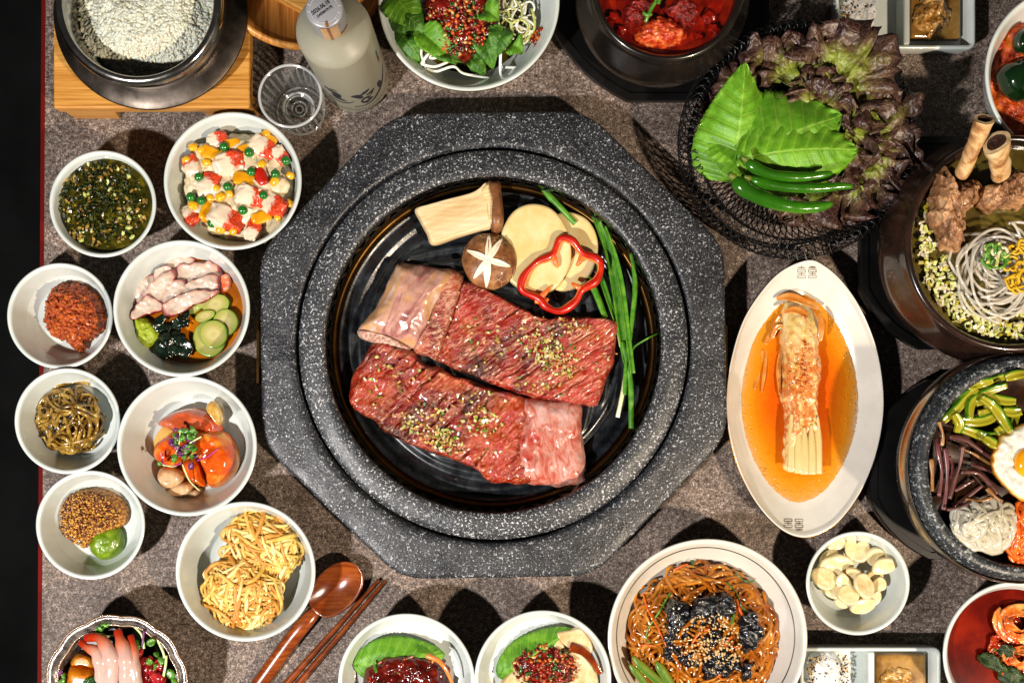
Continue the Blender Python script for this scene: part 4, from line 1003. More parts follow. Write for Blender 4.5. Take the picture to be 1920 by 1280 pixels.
b.build('cap_mark', M('bright_mark', ['#a4a6aa', '#b4b6ba'], 50, .4), cap_o, smooth=False, kind='stuff')
seal = M('amber_seal', ['#6a3c0a', '#8c5416'], 80, .35, coat=.3)
sealt = M('pale_seal', ['#a07c54', '#b8946c'], 80, .35, coat=.3)
def strip(a0, a1, z0, z1, r, m, nm, par):
    b = MB(); n = 14; vs = []; fs = []
    for i in range(n+1):
        a = math.radians(a0 + (a1-a0)*i/n)
        for (rr, zz) in ((r, z0), (r, z1)): vs.append((BX + rr*math.cos(a), BY + rr*math.sin(a), zz))
    for i in range(n): fs.append((2*i, 2*i+2, 2*i+3, 2*i+1))
    b.add(vs, fs); return b.build(nm, m, par)
strip(-105, -50, .1615, .1856, .0150, sealt, 'paper_seal', bottle); strip(-84, -76, .160, .1862, .0152, seal, 'seal_stripe', bottle); strip(-50, -15, .1625, .1650, .0151, seal, 'seal_stripe', bottle)
b = MB(); boxv(b, (BX + .0135*math.cos(math.radians(-80))*.9, BY + .0135*math.sin(math.radians(-80))*.9, .1873), .0018, .0045, .0005, math.radians(10)); b.build('seal_stripe', seal, bottle, smooth=False)
# print on the glass: flat shapes wrapped round the cylinder.  (u = mm along, v = mm up)
ink = NT('ink_blue').out(rgb('#23242f'), .5); inkr = NT('ink_red').out(rgb('#8e1a14'), .5); inkd = NT('ink_grey').out(rgb('#4a4a48'), .6)
A0 = math.radians(-86)
def wrap(u, v, r=br + .00025): a = A0 + u*.001/br; return (BX + r*math.cos(a), BY + r*math.sin(a), (v + 7)*.00112)
def stroke(b, pts, ws):
    pts = catmull([Vector((x, y, 0)) for x, y in pts], 6); n = len(pts); vs = []
    for i, p in enumerate(pts):
        t = (pts[min(n-1, i+1)] - pts[max(0, i-1)]).normalized(); s_ = Vector((-t.y, t.x, 0)); f = i/(n-1)*(len(ws)-1); k = min(len(ws)-2, int(f)); w = 1.35*(ws[k] + (ws[k+1]-ws[k])*(f-k))
        for q in (p + s_*w*.5, p - s_*w*.5): vs.append(wrap(q.x, q.y))
    b.add(vs, [(2*i, 2*i+1, 2*i+3, 2*i+2) for i in range(n-1)])
b = MB()
for pts, ws in [([(-22,56),(-17,53),(-13,50)], [2.2,4.0,3.5]), ([(-14,52),(-11.5,46),(-12.5,40)], [4.5,6.0,4.2]), ([(-18,42),(-12,37),(-5,31)], [.8,4.6,.6]), ([(-16,58),(-12.5,58),(-9,57)], [.6,2.0,.5]), ([(-21,33),(-12,27),(-4,27),(2,31)], [.8,1.8,1.6,.4]),
                ([(1,45),(5,43),(8,38),(9,34)], [2.0,4.8,4.0,1.6]), ([(8,42),(13,44),(18,47)], [1.0,4.2,1.6]), ([(13,33),(12,26),(16,20)], [3.5,7.5,7.0]), ([(14,36),(20,37.5),(23,39)], [2.0,3.0,1.2]), ([(22,39),(19,33),(15,30)], [1.4,1.2,1.0]), ([(29,41),(30,34),(31,28)], [2.6,4.2,4.2]), ([(0,16),(12,14),(22,19),(34,30),(43,47)], [1.0,1.4,2.4,2.4,.8])]:
    stroke(b, pts, ws)
b.build('brush_lettering', ink, bottle, smooth=False)
def text_mesh(txt, size, bld=0.0):
    cu = bpy.data.curves.new('t', 'FONT'); cu.body = txt; cu.size = size; cu.resolution_u = 2; cu.offset = bld
    o = bpy.data.objects.new('t', cu); SC.collection.objects.link(o); bpy.context.view_layer.update()
    me = o.evaluated_get(bpy.context.evaluated_depsgraph_get()).to_mesh(); vs = [v.co.copy() for v in me.vertices]; fs = [tuple(p.vertices) for p in me.polygons]
    o.to_mesh_clear(); bpy.data.objects.remove(o); return vs, fs
def wtext(txt, u, v, size, m, name, slope=0.0, vert=False):
    vs, fs = text_mesh(txt, size); b = MB()
    b.add([wrap(u + (x.x if not vert else x.y), v + (x.y if not vert else -x.x) + slope*x.x) for x in vs], fs); return b.build(name, m, bottle, smooth=False)
wtext('25', 37, 15, 9, inkr, 'red_number'); 
for (v0, u0, u1) in ((11.0, -20, -4), (6.0, -18, 30), (2.5, -2, 16)):   # print too small to read: broken hairlines
    b = MB(); u = u0
    while u < u1: stroke(b, [(u, v0), (u + 1.1, v0), (u + 2.2, v0)], [.5, .5, .5]); u += U(2.6, 4.0)
    b.build('small_print', inkd, bottle, smooth=False, kind='stuff')
b = MB()
for k in range(6): stroke(b, [(38, 88 - 3.0*k), (39.6, 88.4 - 3.0*k), (41.2, 88.9 - 3.0*k)], [1.0, 1.0, 1.0])
b.build('side_print', ink, bottle, smooth=False, kind='stuff')
b = MB(); stroke(b, [(38.2, 67), (39.6, 69), (41.0, 71)], [1.6, 2.0, 1.6]); b.build('red_print', inkr, bottle, smooth=False)
b = MB(); stroke(b, [(-20,8.6),(0,8.2),(20,8.2),(38,9.0)], [.35,.35,.35]); b.build('print_line', inkd, bottle, smooth=False)
for txt, dx, dy, sz in (('2026.06.18', -.0098, .0002, .0046), ('(1AF20419:19)', -.0082, -.0036, .0030)):
    vs, fs = text_mesh(txt, sz, .00012); b = MB(); ra = math.radians(36); cx, cy = BX - .0005, BY + .0005
    b.add([(cx + (v.x*.80+dx)*math.cos(ra) - (v.y+dy)*math.sin(ra), cy + (v.x*.80+dx)*math.sin(ra) + (v.y+dy)*math.cos(ra), .1872) for v in vs], fs); b.build('date_print', NT('ink_black').out(rgb('#101014'), .5), cap_o, smooth=False)
# --- shot glass
gcx = P(544, 180, .052); gR = S(60, .052)
def clear(name, rough, gl, white):
    n = NT(name); n.n.remove(n.b); t = n.n.new('ShaderNodeBsdfTransparent'); g = n.n.new('ShaderNodeBsdfGlossy'); d_ = n.n.new('ShaderNodeBsdfTranslucent'); d2 = n.n.new('ShaderNodeBsdfDiffuse')
    g.inputs['Roughness'].default_value = rough; t.inputs[0].default_value = (.93, .94, .94, 1); d2.inputs[0].default_value = (.8, .82, .82, 1)
    m1, m2 = n.n.new('ShaderNodeMixShader'), n.n.new('ShaderNodeMixShader'); m1.inputs[0].default_value = gl; m2.inputs[0].default_value = white
    n.l.new(t.outputs[0], m1.inputs[1]); n.l.new(g.outputs[0], m1.inputs[2]); n.l.new(m1.outputs[0], m2.inputs[1]); n.l.new(d2.outputs[0], m2.inputs[2]); n.l.new(m2.outputs[0], n.n['Material Output'].inputs[0]); return n.mat
gw, ge, gf = clear('glass_wall', .08, .10, .025), clear('glass_edge_glint', .12, .30, .34), clear('glass_flute_glint', .10, .35, .12)  # white in edges and flutes is painted-in glint and refraction
gb = P(551, 192, 0)
sg = thing('shot_glass', 'empty clear fluted shot glass beside the bottle', 'glass', (gcx.x, gcx.y, 0))
def gl_r(z): return gR*(.80 + .20*z/.052)
b = MB(); lathe(b, [(gl_r(0), .0), (gl_r(.02), .020), (gl_r(.05), .050), (gl_r(.05) - .002, .050), (gl_r(.02) - .004, .020), (gR*.5, .011), (0, .0105)], (gcx.x, gcx.y), 96); b.build('glass_wall', gw, sg)
b = MB()
for (r_, z, w, nm) in ((gl_r(.052) - .001, .0515, .0013, 'glass_rim'), (gl_r(0) - .001, .001, .0012, 'glass_foot')):
    b = MB(); tube(b, [(gcx.x + r_*math.cos(a), gcx.y + r_*math.sin(a), z) for a in [2*math.pi*i/72 for i in range(73)]], w, 8, 0, False); b.build(nm, ge, sg)
b = MB()
for (r_, z, w) in ((gR*.50, .011, .0013), (gR*.42, .0095, .0009), (gR*.24, .008, .0010), (gR*.12, .0075, .0009)): tube(b, [(gcx.x + r_*math.cos(a), gcx.y + r_*math.sin(a), z) for a in [2*math.pi*i/48 for i in range(49)]], w, 8, 0, False)
b.build('glass_base', ge, sg, kind='stuff')
b = MB()
for k in range(26):
    a = 2*math.pi*k/26; tube(b, [(gcx.x + (gl_r(z) + .0002)*math.cos(a), gcx.y + (gl_r(z) + .0002)*math.sin(a), z) for z in (.004, .012, .02, .028, .036, .042)], [.0006, .0013, .0015, .0015, .0012, .0004], 6, 0, True)
b.build('flutes', gf, sg, kind='stuff')
# --- green salad with chilli relish
relm = [MT['redbit'], MT['darkred'], MT['orangebit'], MT['darkgreen'], MT['scallion'], MT['garlic'], MT['sesame']]
for i, (bs, tp, w, za, zb, lb) in enumerate([((735,-10),(790,60),70,.062,.060,'green leaf at the left rim of the salad'), ((742,20),(800,62),64,.060,.064,'broad veined green leaf left of the relish'), ((748,60),(795,125),55,.058,.052,'green leaf hanging down the left wall of the salad bowl'), ((790,60),(855,122),56,.062,.055,'long green leaf below the relish, left of centre'),
       ((905,70),(925,130),46,.058,.052,'bright rounded green leaf at the front of the salad'), ((945,55),(925,112),44,.062,.058,'pale green leaf right of the front leaf'), ((955,85),(980,100),44,.050,.050,'small green leaf at the right of the salad'), ((820,95),(870,118),38,.058,.052,'narrow green leaf under the relish'), ((885,110),(910,142),34,.05,.045,'lowest light green leaf of the salad'), ((905,20),(935,40),50,.066,.066,'glossy speckled leaf beside the relish')]):
    b = MB(); leaf(b, bs, tp, w, za, zb, .008, U(-.004, .012), .05, 16, 30, 13, cor=.0006, curl=.002, seed=i*3.1); b.build('salad_leaf', MT['salad_leaf'] if i % 3 else MT['perilla_d'], label=lb, cat='leaf', group='salad leaves')
b = MB()
disc(b, B13['c'], inner_r(B13, .030), .030, 64, 8); b.build('salad_dressing', M('dark_dressing', ['#1c1404', '#3f3408', '#5c5418'], 40, .1, coat=.5), label='dark oily dressing pooled in the salad bowl', cat='dressing')
b = MB(); pillow(b, [(790,-20),(800,25),(815,60),(838,85),(862,105),(882,100),(895,75),(915,45),(930,10),(925,-30)], .052, .020, 24, 90, .6, top=lambda x, y, t, a: .003*fbm((x, y, 0), 110, 6), mi=1)
bits(b, 760, in_ell(862, 28, 66, 78, lambda u: .0735 - .010*u*u + U(-.001, .0018), 10), (.0022, .0052), [0, 0, 0, 1, 1, 1, 1, 2, 2, 3, 3, 5], (1.1, .75, .5), .8, True)
bits(b, 60, in_ell(862, 28, 64, 76, lambda u: .0755 - .010*u*u), (.0016, .0024), [6], (1.2, .8, .5), .6, True)
bits(b, 26, in_ell(1008, 70, 14, 20, .052), (.003, .006), [0, 2, 2, 0], (1, .7, .4), .5)
b.build('chilli_relish', relm, label='chopped red chilli relish heaped on the green salad', cat='relish', kind='stuff')
b = MB()
for k in range(46):
    zfun = lambda q, zo: .054 + .010*zo - .010*q
    pts = strand(962, 38, 46, 52, zfun, U(60, 130), 6, 22, .85)
    tube(b, pts, U(.0007, .0014), 5, random.choice([0, 0, 1]), True, .7)
for pp in ([(800,78,.056),(790,95,.06),(795,118,.058),(800,130,.052)], [(815,88,.06),(800,105,.064),(790,120,.058)], [(826,95,.062),(818,108,.064),(806,108,.062),(812,100,.062)], [(790,120,.058),(815,125,.06),(840,116,.058)], [(800,128,.055),(818,134,.055),(850,125,.058),(870,138,.05),(920,147,.046)], [(908,65,.064),(928,62,.068),(938,78,.066),(938,130,.056),(940,142,.05)], [(815,154,.046),(850,155,.05),(885,159,.046)], [(942,126,.05),(975,127,.052)]):
    tube(b, catmull([P(x, y, z) for x, y, z in pp], 7), .0013, 6, 0, True, .6)
b.build('scallion_threads', [MT['white_thread'], MT['scallion_l']], label='curly white scallion threads in the salad bowl', cat='scallion', kind='stuff')
# --- stew pot on black trivet
def trivet(name, pts, h, label, group='black trivets under hot pots'):
    b = MB(); top = [P(x, y, h) for x, y in pts]; top = resample(catmull(top, 6, True) if 0 else top, len(pts)*1) if 0 else top
    ctr = sum(top, Vector())/len(top)
    rows = []
    for (k, z) in ((.965, 0), (1.0, h*.55), (1.0, h-.0012), (.992, h), (.93, h), (.925, h-.002)): rows.append([(ctr.x + (p.x-ctr.x)*k, ctr.y + (p.y-ctr.y)*k, z) for p in top])
    n = len(top); vs = [v for r_ in rows for v in r_]
    fs = [(i*n+k, i*n+(k+1) % n, (i+1)*n+(k+1) % n, (i+1)*n+k) for i in range(len(rows)-1) for k in range(n)] + [tuple((len(rows)-1)*n+k for k in range(n))]
    b.add(vs, fs); return b.build(name, MT['black'], label=label, cat='trivet', group=group, smooth=False)
def chamf(cx, cy, hw, hh, cut, n=7, cv=.25):
    """square with long slightly bowed cut corners, clockwise in px"""
    P4 = [(hw, hh), (-hw, hh), (-hw, -hh), (hw, -hh)]; out = []
    for i, (x, y) in enumerate(P4):
        sx, sy = (1 if x > 0 else -1), (1 if y > 0 else -1)
        a = (x, y - sy*cut); bb = (x - sx*cut, y)
        if i % 2: a, bb = bb, a
        for k in range(n+1):
            t = k/n; bx, by = a[0]+(bb[0]-a[0])*t, a[1]+(bb[1]-a[1])*t; q = 4*t*(1-t)*cv*cut*.7071*.5; out.append((cx+bx+sx*q, cy+by+sy*q))
    return out[::-1]
trivet('black_trivet', chamf(1236, -5, 208, 193, 150), .020, 'black wooden trivet under the red stew pot')
dk = M('black_glaze', ['#0c0a09', '#171310', '#241c16'], 40, .24, coat=.4, spec=.5)
def black_pot(name, cx, cy, rr, h, z0, label, wall=16, belly=1.12, mat=dk):
    c = P(cx, cy, h); Rm = S(rr, h); t = S(wall, h); b = MB()
    lathe(b, [(0, z0), (Rm*.72, z0), (Rm*.78, z0+.004), (Rm*(belly-.06), z0+(h-z0)*.25), (Rm*belly, z0+(h-z0)*.5), (Rm*belly*.99, z0+(h-z0)*.66), (Rm*1.02, z0+(h-z0)*.84), (Rm*1.0, h-.006), (Rm*1.0, h-.002), (Rm-.002, h), (Rm-t*.6, h), (Rm-t, h-.003), (Rm-t-.001, h-.012), (Rm*.82, z0+.02), (0, z0+.012)], (c.x, c.y), 128)
    return dict(o=b.build(name, mat, label=label, cat='pot'), c=c, R=Rm, h=h, t=t)
SP = black_pot('stew_pot', 1253, -30, 145, .098, .0185, 'glossy black earthen pot of red stew at the top edge', 14, 1.16)
stewm = M('red_stew', [(.3, '#3c0602'), (.5, '#700e04'), (.7, '#942206')], 50, .08, bump=.3, bscale=120, bdist=.002, coat=.5)
b = MB(); disc(b, SP['c'], SP['R'] - SP['t'] - .0003, .086, 96, 20, lambda x, y, t: .0012*fbm((x, y, 0), 60, 2)); b.build('stew_broth', stewm, label='thick red broth in the black stew pot', cat='broth')
meat_r = M('stew_meat', [(.28, '#4a0a04'), (.42, '#96200a'), (.55, '#c0481a'), (.72, '#d89a58')], 120, .3, bump=.7, bscale=260, bdist=.0025, coat=.4)
meat_d = M('stew_meat_dark', ['#2c0503', '#6a0d06', '#9c2010'], 220, .3, bump=.8, bscale=420, bdist=.0025, coat=.3)
lump('stew_meat_piece', [(1195,55),(1215,35),(1240,22),(1262,30),(1285,45),(1292,62),(1275,75),(1240,82),(1208,78),(1193,68)], .083, .016, meat_r, 'pale front meat piece dusted with red pepper in the stew', 'meat', 'stew meat pieces', rings=30, seg=110, edge=.5, jag=(200, .002), top=lambda x, y, t, a: .0028*fbm((x, y, 0), 90, 3))
lump('stew_meat_piece', [(1172,5),(1195,-12),(1222,-5),(1228,22),(1212,40),(1185,42),(1172,28)], .083, .016, meat_d, 'dark red left meat piece in the stew', 'meat', 'stew meat pieces', rings=24, seg=90, edge=.5, jag=(200, .002), top=lambda x, y, t, a: .0028*fbm((x, y, 0), 110, 8))
lump('stew_meat_piece', [(1250,10),(1275,-8),(1305,-5),(1315,20),(1300,40),(1275,38),(1258,25)], .083, .017, meat_d, 'dark red right meat piece in the stew', 'meat', 'stew meat pieces', rings=24, seg=90, edge=.5, jag=(200, .002), top=lambda x, y, t, a: .0028*fbm((x, y, 0), 110, 12))
svs = []
for x, y, r_ in ((1332,30,18), (1338,52,16), (1310,66,10), (1150,28,14), (1165,55,12)):
    svs.append((lump('stew_vegetable', ell(x, y, r_, r_*.8, 20, 10, .15), .083, .008, stewm, 'soft red vegetable lump floating in the stew', 'vegetable', 'vegetable lumps in stew', rings=12, seg=40, edge=.7, jag=(250, .0015)), x, y))
clock_labels(svs, 1253, 0, 'soft red vegetable lump at %s o\'clock in the stew')
b = MB()
for pp in ([(1236,-6,.104),(1224,12,.103),(1215,30,.102),(1210,42,.1)], [(1206,24,.101),(1214,29,.102),(1222,26,.103)], [(1240,-10,.106),(1234,8,.105)]): tube(b, catmull([P(*q) for q in pp], 6), .0016, 6, 0)
b.build('scallion_garnish', MT['scallion'], label='thin green scallion garnish on the stew meat', cat='scallion')
# ================================================================ basket of leaves
bc = P(1497, 262, .05)
basket = thing('wire_basket', 'round black woven wire basket holding lettuce and perilla leaves', 'basket', (bc.x, bc.y, 0))
bR = S(221, .05)
prof = [(.30*bR, .004), (.55*bR, .005), (.72*bR, .012), (.80*bR, .026), (.84*bR, .045), (.87*bR, .060), (.91*bR, .068), (.955*bR, .066), (.985*bR, .056), (.998*bR, .042), (.985*bR, .028), (.95*bR, .015), (.90*bR, .006), (.84*bR, .0015)]
pp_ = catmull([Vector((r, z, 0)) for r, z in prof], 6); pp_ = resample(pp_, 44, False)
wire = NT('black_wire').out(rgb('#111214'), .32, spec=.6)
b = MB(); NW = 84
for sgn in (1, -1):
    for k in range(NW):
        pts = []
        for i, q in enumerate(pp_):
            a = 2*math.pi*k/NW + sgn*.62*i/43; r_ = q.x + sgn*.0004; pts.append((bc.x + r_*math.cos(a), bc.y + r_*math.sin(a), q.y + sgn*.0004))
        tube(b, pts, .00062, 4, 0, False)
b.build('wire_mesh', wire, basket, kind='stuff')
b = MB()
for (r_, z) in ((.30*bR, .004), (.84*bR, .0015)):
    tube(b, [(bc.x + r_*math.cos(a), bc.y + r_*math.sin(a), z) for a in [2*math.pi*i/96 for i in range(97)]], .0014, 6, 0, False)
b.build('wire_ring', wire, basket)
# --- red leaf lettuce
def lettuce_mat():
    n = NT('red_lettuce'); s_ = n.sep(n.co.outputs['UV']); f = n.noise(70, 4, .65); g = n.noise(26, 2)
    t = n.math('ADD', s_[0], n.math('MULTIPLY', n.math('SUBTRACT', n.math('ADD', n.math('MULTIPLY', f, .6), n.math('MULTIPLY', g, .4)), .5), 1.5))
    c = n.ramp(t, [(.34, rgb('#748228')), (.52, rgb('#5e5a28')), (.64, rgb('#52402a')), (.80, rgb('#442e26')), (1.0, rgb('#321c1a'))])
    v = n.vor(170, 'DISTANCE_TO_EDGE'); c = n.mix(n.math('MULTIPLY', n.ramp(v, [(0, 1.0), (.05, 0.0)]), .35), c, rgb('#8c7a5a'))
    return n.out(c, .40, n.bump(n.math('ADD', v, n.math('MULTIPLY', f, .6)), .7, .0022), coat=.12, coatr=.25, spec=.4)
letm = lettuce_mat()
def lettuce(base, ang, L, z, label, spread=1.25, tilt=.25, seed=0.0, amp=.009):
    """ruffled fan: base px, direction deg in image, length px"""
    b = MB(); A = P(base[0], base[1], z); Lm = S(L, z); n, m = 16, 64; grid = []; uvs = []; a0 = -math.radians(ang)
    for i in range(n+1):
        u = i/n; row = []; ur = []
        for j in range(m+1):
            v = 2*j/m - 1; th = a0 + v*spread*(.5 + .5*u)
            ed = 1 + .10*nz((v*4, seed, 0), 1) + .05*nz((v*16, seed, 3), 1)
            r_ = Lm*(.10 + .90*u)*ed*(1 - .22*v*v)
            ru = u**1.6; xx_, yy_ = A.x + r_*math.cos(th), A.y + r_*math.sin(th); zz = amp*(.35 + .65*ru)*(1.5*nz((xx_, yy_, 0), 42, seed) + 1.0*nz((xx_, yy_, 0), 95, seed+4)) + amp*.55*ru*u*math.sin(v*26 + seed*4 + 4*nz((v*5, 0, seed), 1)) + .006*nz((u*3, v*2.2, seed), 1)
            lat = 1.8*amp*ru*nz((v*6, u*2, seed+9), 1); r_ += 1.2*amp*ru*nz((v*7, u*2, seed+19), 1)
            x, y = A.x + r_*math.cos(th) - lat*math.sin(th), A.y + r_*math.sin(th) + lat*math.cos(th)
            row.append(Vector((x, y, A.z + math.sin(tilt)*r_ - .35*Lm*u*u*tilt + zz))); ur.append((u, v))
        grid.append(row); uvs.append(ur)
    sheet(b, grid, .0005, 0, uvs); return b.build('lettuce_leaf', letm, label=label, cat='lettuce', group='red lettuce leaves')
for i, (bx, by, an, L, z, lb) in enumerate([(1470,160,-120,95,.066,'red lettuce leaf at the top left of the basket beside the perilla tip'), (1500,180,-95,105,.068,'red lettuce leaf with green streak at the top of the basket'), (1560,185,-65,140,.070,'tallest red lettuce leaf reaching up to the condiment tray'), (1590,200,-40,95,.066,'red lettuce leaf between the tallest leaf and the right rim'),
        (1590,240,-10,130,.066,'green edged red lettuce leaf spreading over the right rim'), (1580,280,15,130,.064,'wide red lettuce leaf over the right rim below the green edged one'), (1570,300,45,120,.058,'red lettuce leaf at the lower right of the basket'), (1550,330,80,95,.048,'small frilly lettuce leaf below the chilli tips'), (1500,350,95,75,.044,'lowest frilly lettuce leaf under the chilli peppers'),
        (1392,225,172,78,.052,'small curled lettuce leaf poking out at the left of the perilla'), (1420,180,-150,80,.060,'dark lettuce leaf left behind the perilla tip'), (1530,200,-80,70,.076,'short inner lettuce leaf in the middle of the red leaves'), (1575,250,-25,80,.078,'inner crinkled lettuce leaf just right of the perilla'), (1520,235,-60,80,.074,'dark lettuce leaf directly behind the folded perilla leaf'), (1545,270,20,90,.070,'flat lettuce leaf under the right perilla edge')]):
    lettuce((bx, by), an, L*1.04, z, lb, U(1.1, 1.5), U(.05, .3), i*2.37, U(.007, .011))
# --- perilla leaves
PG = 'perilla leaves in the basket'
b = MB(); leaf(b, (1372, 330), (1396, 118), 150, .072, .088, .010, -.012, .06, 26, 50, 21, (.55, .8), .0013, .0016, 1.2); b.build('perilla_leaf', MT['perilla'], label='upright pointed perilla leaf with its tip towards the stew pot', cat='perilla leaf', group=PG)
b = MB(); leaf(b, (1410, 300), (1320, 262), 100, .080, .070, .006, .004, .08, 18, 40, 21, (.6, .7), .0006, .001, 3.3); b.build('perilla_leaf', MT['perilla'], label='rounded perilla leaf lobe hanging over the left side', cat='perilla leaf', group=PG)
b = MB(); leaf(b, (1372, 300), (1578, 218), 200, .080, .084, .016, -.012, .07, 26, 50, 21, (.75, .75), .0013, .0012, 5.1); b.build('perilla_leaf', MT['perilla_d'], label='folded middle perilla leaf in the basket', cat='perilla leaf', group=PG)
b = MB(); leaf(b, (1392, 296), (1608, 282), 140, .090, .086, .016, -.008, .06, 28, 50, 21, (.85, .7), .0013, .001, 7.7); b.build('perilla_leaf', MT['perilla'], label='front perilla leaf lying above the chilli peppers', cat='perilla leaf', group=PG)
# --- green chillies
chm = NT('green_chilli'); f = chm.noise(30, 3)
chm = chm.out(chm.ramp(f, [(.3, rgb('#1a4606')), (.55, rgb('#2a620a')), (.75, rgb('#427c14'))]), .2, chm.bump(chm.noise(140, 3), .25, .0012), coat=.45, spec=.5)
stm = M('chilli_stem', ['#4a5a18', '#6e7a2c'], 120, .5)
for (pp, r_, z, lb) in (([(1398,300),(1418,316),(1450,328),(1500,332),(1540,328),(1561,324)], 11.5, .106, 'upper green chilli pepper under the perilla'), ([(1404,334),(1440,345),(1490,352),(1540,352),(1580,349),(1600,350)], 11.5, .100, 'middle green chilli pepper with its tip farthest right'), ([(1374,332),(1400,358),(1440,376),(1490,388),(1530,388),(1562,381)], 16, .100, 'largest front green chilli pepper with its stem at the left')):
    c = P(pp[2][0], pp[2][1], z); t_ = thing('green_chilli', lb, 'chilli pepper', (c.x, c.y, z - .01), 'green chillies in the basket')
    b = MB(); rm = S(r_, z)
    tube(b, catmull([P(x, y, z) for x, y in pp], 9), lambda t, rm=rm: rm*max(.03, (smooth01(-.06, .14, t))*(1 - .35*t)*(1 + .04*math.sin(t*17 + rm*900) + .025*math.sin(t*41))*math.sqrt(max(0, 1 - t**7))), 14); b.build('pod', chm, t_)
    d = (Vector(pp[0]) - Vector(pp[1])).normalized()*9
    b = MB(); tube(b, [P(pp[0][0] - d.x*.2, pp[0][1] - d.y*.2, z), P(pp[0][0] + d.x, pp[0][1] + d.y, z + .002)], [rm*.55, rm*.3], 8); b.build('stem', stm, t_)
# ================================================================ condiment trays
salt = M('salt', ['#b8babc', '#cccecf'], 700, .6, bump=.5, bscale=900, bdist=.0006, sss=.1)
saucem = M('ginger_sauce', [(.3, '#6a4212'), (.48, '#a87830'), (.62, '#c8a060'), (.75, '#dcc090')], 110, .16, bump=.7, bscale=220, bdist=.0025, coat=.5)
def tray(x0, x1, y0, y1, divs, h, label):
    a, b_ = P(x0, y1, h), P(x1, y0, h); cx, cy = (a.x+b_.x)/2, (a.y+b_.y)/2
    t_ = thing('condiment_tray', label, 'tray', (cx, cy, 0), 'condiment trays')
    b = MB(); w, d = b_.x - a.x, b_.y - a.y; boxv(b, (cx, cy, .003), w*.94, d*.94, .006); bevel(b.build('base', MT['ceramic'], t_, smooth=False), .002, 3)
    th = .0042
    b = MB()
    def wall(xa, ya, xb, yb_):
        L = math.hypot(xb-xa, yb_-ya); boxv(b, ((xa+xb)/2, (ya+yb_)/2, h*.5 + .001), L, th, h - .002, math.atan2(yb_-ya, xb-xa))
    def rrect(o, z, n=6, rad=.007):
        out = []
        for (sx, sy, q) in ((1, 1, 0), (-1, 1, 90), (-1, -1, 180), (1, -1, 270)):
            for i in range(n+1):
                an = math.radians(q + 90*i/n); out.append((cx + sx*(w/2 - rad) + (rad + o)*math.cos(an), cy + sy*(d/2 - rad) + (rad + o)*math.sin(an), z))
        return out
    rows = [rrect(-.003, .0012), rrect(0, h-.002), rrect(-.0006, h-.0004), rrect(-.002, h), rrect(-.0036, h-.0008), rrect(-.0045, h*.5), rrect(-.006, .0055)]
    n = len(rows[0]); b.add([v for r_ in rows for v in r_], [(i*n+k, i*n+(k+1) % n, (i+1)*n+(k+1) % n, (i+1)*n+k) for i in range(len(rows)-1) for k in range(n)])
    b.build('outer_wall', MT['ceramic'], t_)
    for px in divs:
        b = MB(); q = P(px, 0, h); boxv(b, (q.x, cy, h*.5+.002), .006, d - .008, h - .003); bevel(b.build('divider', MT['ceramic'], t_, smooth=False), .0018, 3)
    return t_
tray(1566, 1830, -90, 92, (1700,), .024, 'white two-part condiment tray at the top edge beside the lettuce')
tray(1500, 1765, 1213, 1395, (1634,), .026, 'white two-part condiment tray at the bottom edge beside the noodle dish')
def salt_mound(cx, cy, rx, ry, label, seeds):
    lump('salt_mound', ell(cx, cy, rx, ry, 8, 14, .05), .006, .013, salt, label, 'salt', 'salt mounds', rings=24, seg=90, edge=.55, jag=(300, .0012), top=lambda x, y, t, a: .0016*fbm((x, y, 0), 130, 4))
    b = MB()
    for (sx, sy, srx, sry, k) in seeds:
        for mi_ in (0, 1):
            bits(b, k, in_ell(sx, sy, srx, sry, lambda u: .0196 - .002*u + U(-.0004, .0006), 0, .6), (.0015, .0022), mi_, (1.35, .75, .5), .5, True)
    b.build('sesame_seeds', [MT['sesame_b'], MT['sesame']], label='black and tan sesame seeds sprinkled on the %s salt mound' % ('upper' if cy < 600 else 'lower'), cat='sesame', kind='stuff')
salt_mound(1612, 18, 38, 46, 'white salt mound with sesame in the upper tray', [(1600,20,26,30,34), (1590,30,12,8,14), (1630,10,14,30,16)])
salt_mound(1550, 1262, 38, 40, 'white salt mound with sesame in the lower tray', [(1520,1262,8,36,42), (1584,1258,8,34,40), (1550,1262,30,34,16), (1535,1235,14,5,12)])
for (cx, cy, lb) in ((1755, 20, 'upper'), (1690, 1272, 'lower')):
    x0_, x1_ = cx - 46, cx + 44
    b = MB(); o_ = [(cx-46, cy-60), (cx+44, cy-60), (cx+47, cy-40), (cx+47, cy+44), (cx+40, cy+52), (cx-42, cy+52), (cx-48, cy+44), (cx-48, cy-40)]
    if cy > 600: o_ = [(x, 2*cy - y) for x, y in o_]; o_ = [(x, y + 6) for x, y in o_]
    lump('sauce_pool', o_, .006, .0075, M('brown_soy_' + lb, ['#5a3a10', '#84602a', '#a07c40'], 60, .1, coat=.5), 'thin brown sauce filling the right half of the %s tray' % lb, 'sauce', 'tray sauces', edge=.06, rings=10, seg=70)
    lump('grated_radish', ell(cx - 2, cy + (6 if cy < 600 else 18), 36, 40, 0, 14, .1), .010, .010, saucem, 'mound of grated tan relish in the %s tray sauce' % lb, 'relish', 'grated relish mounds', rings=34, seg=110, edge=.7, jag=(260, .002), top=lambda x, y, t, a: .0024*fbm((x, y, 0), 150, 5))
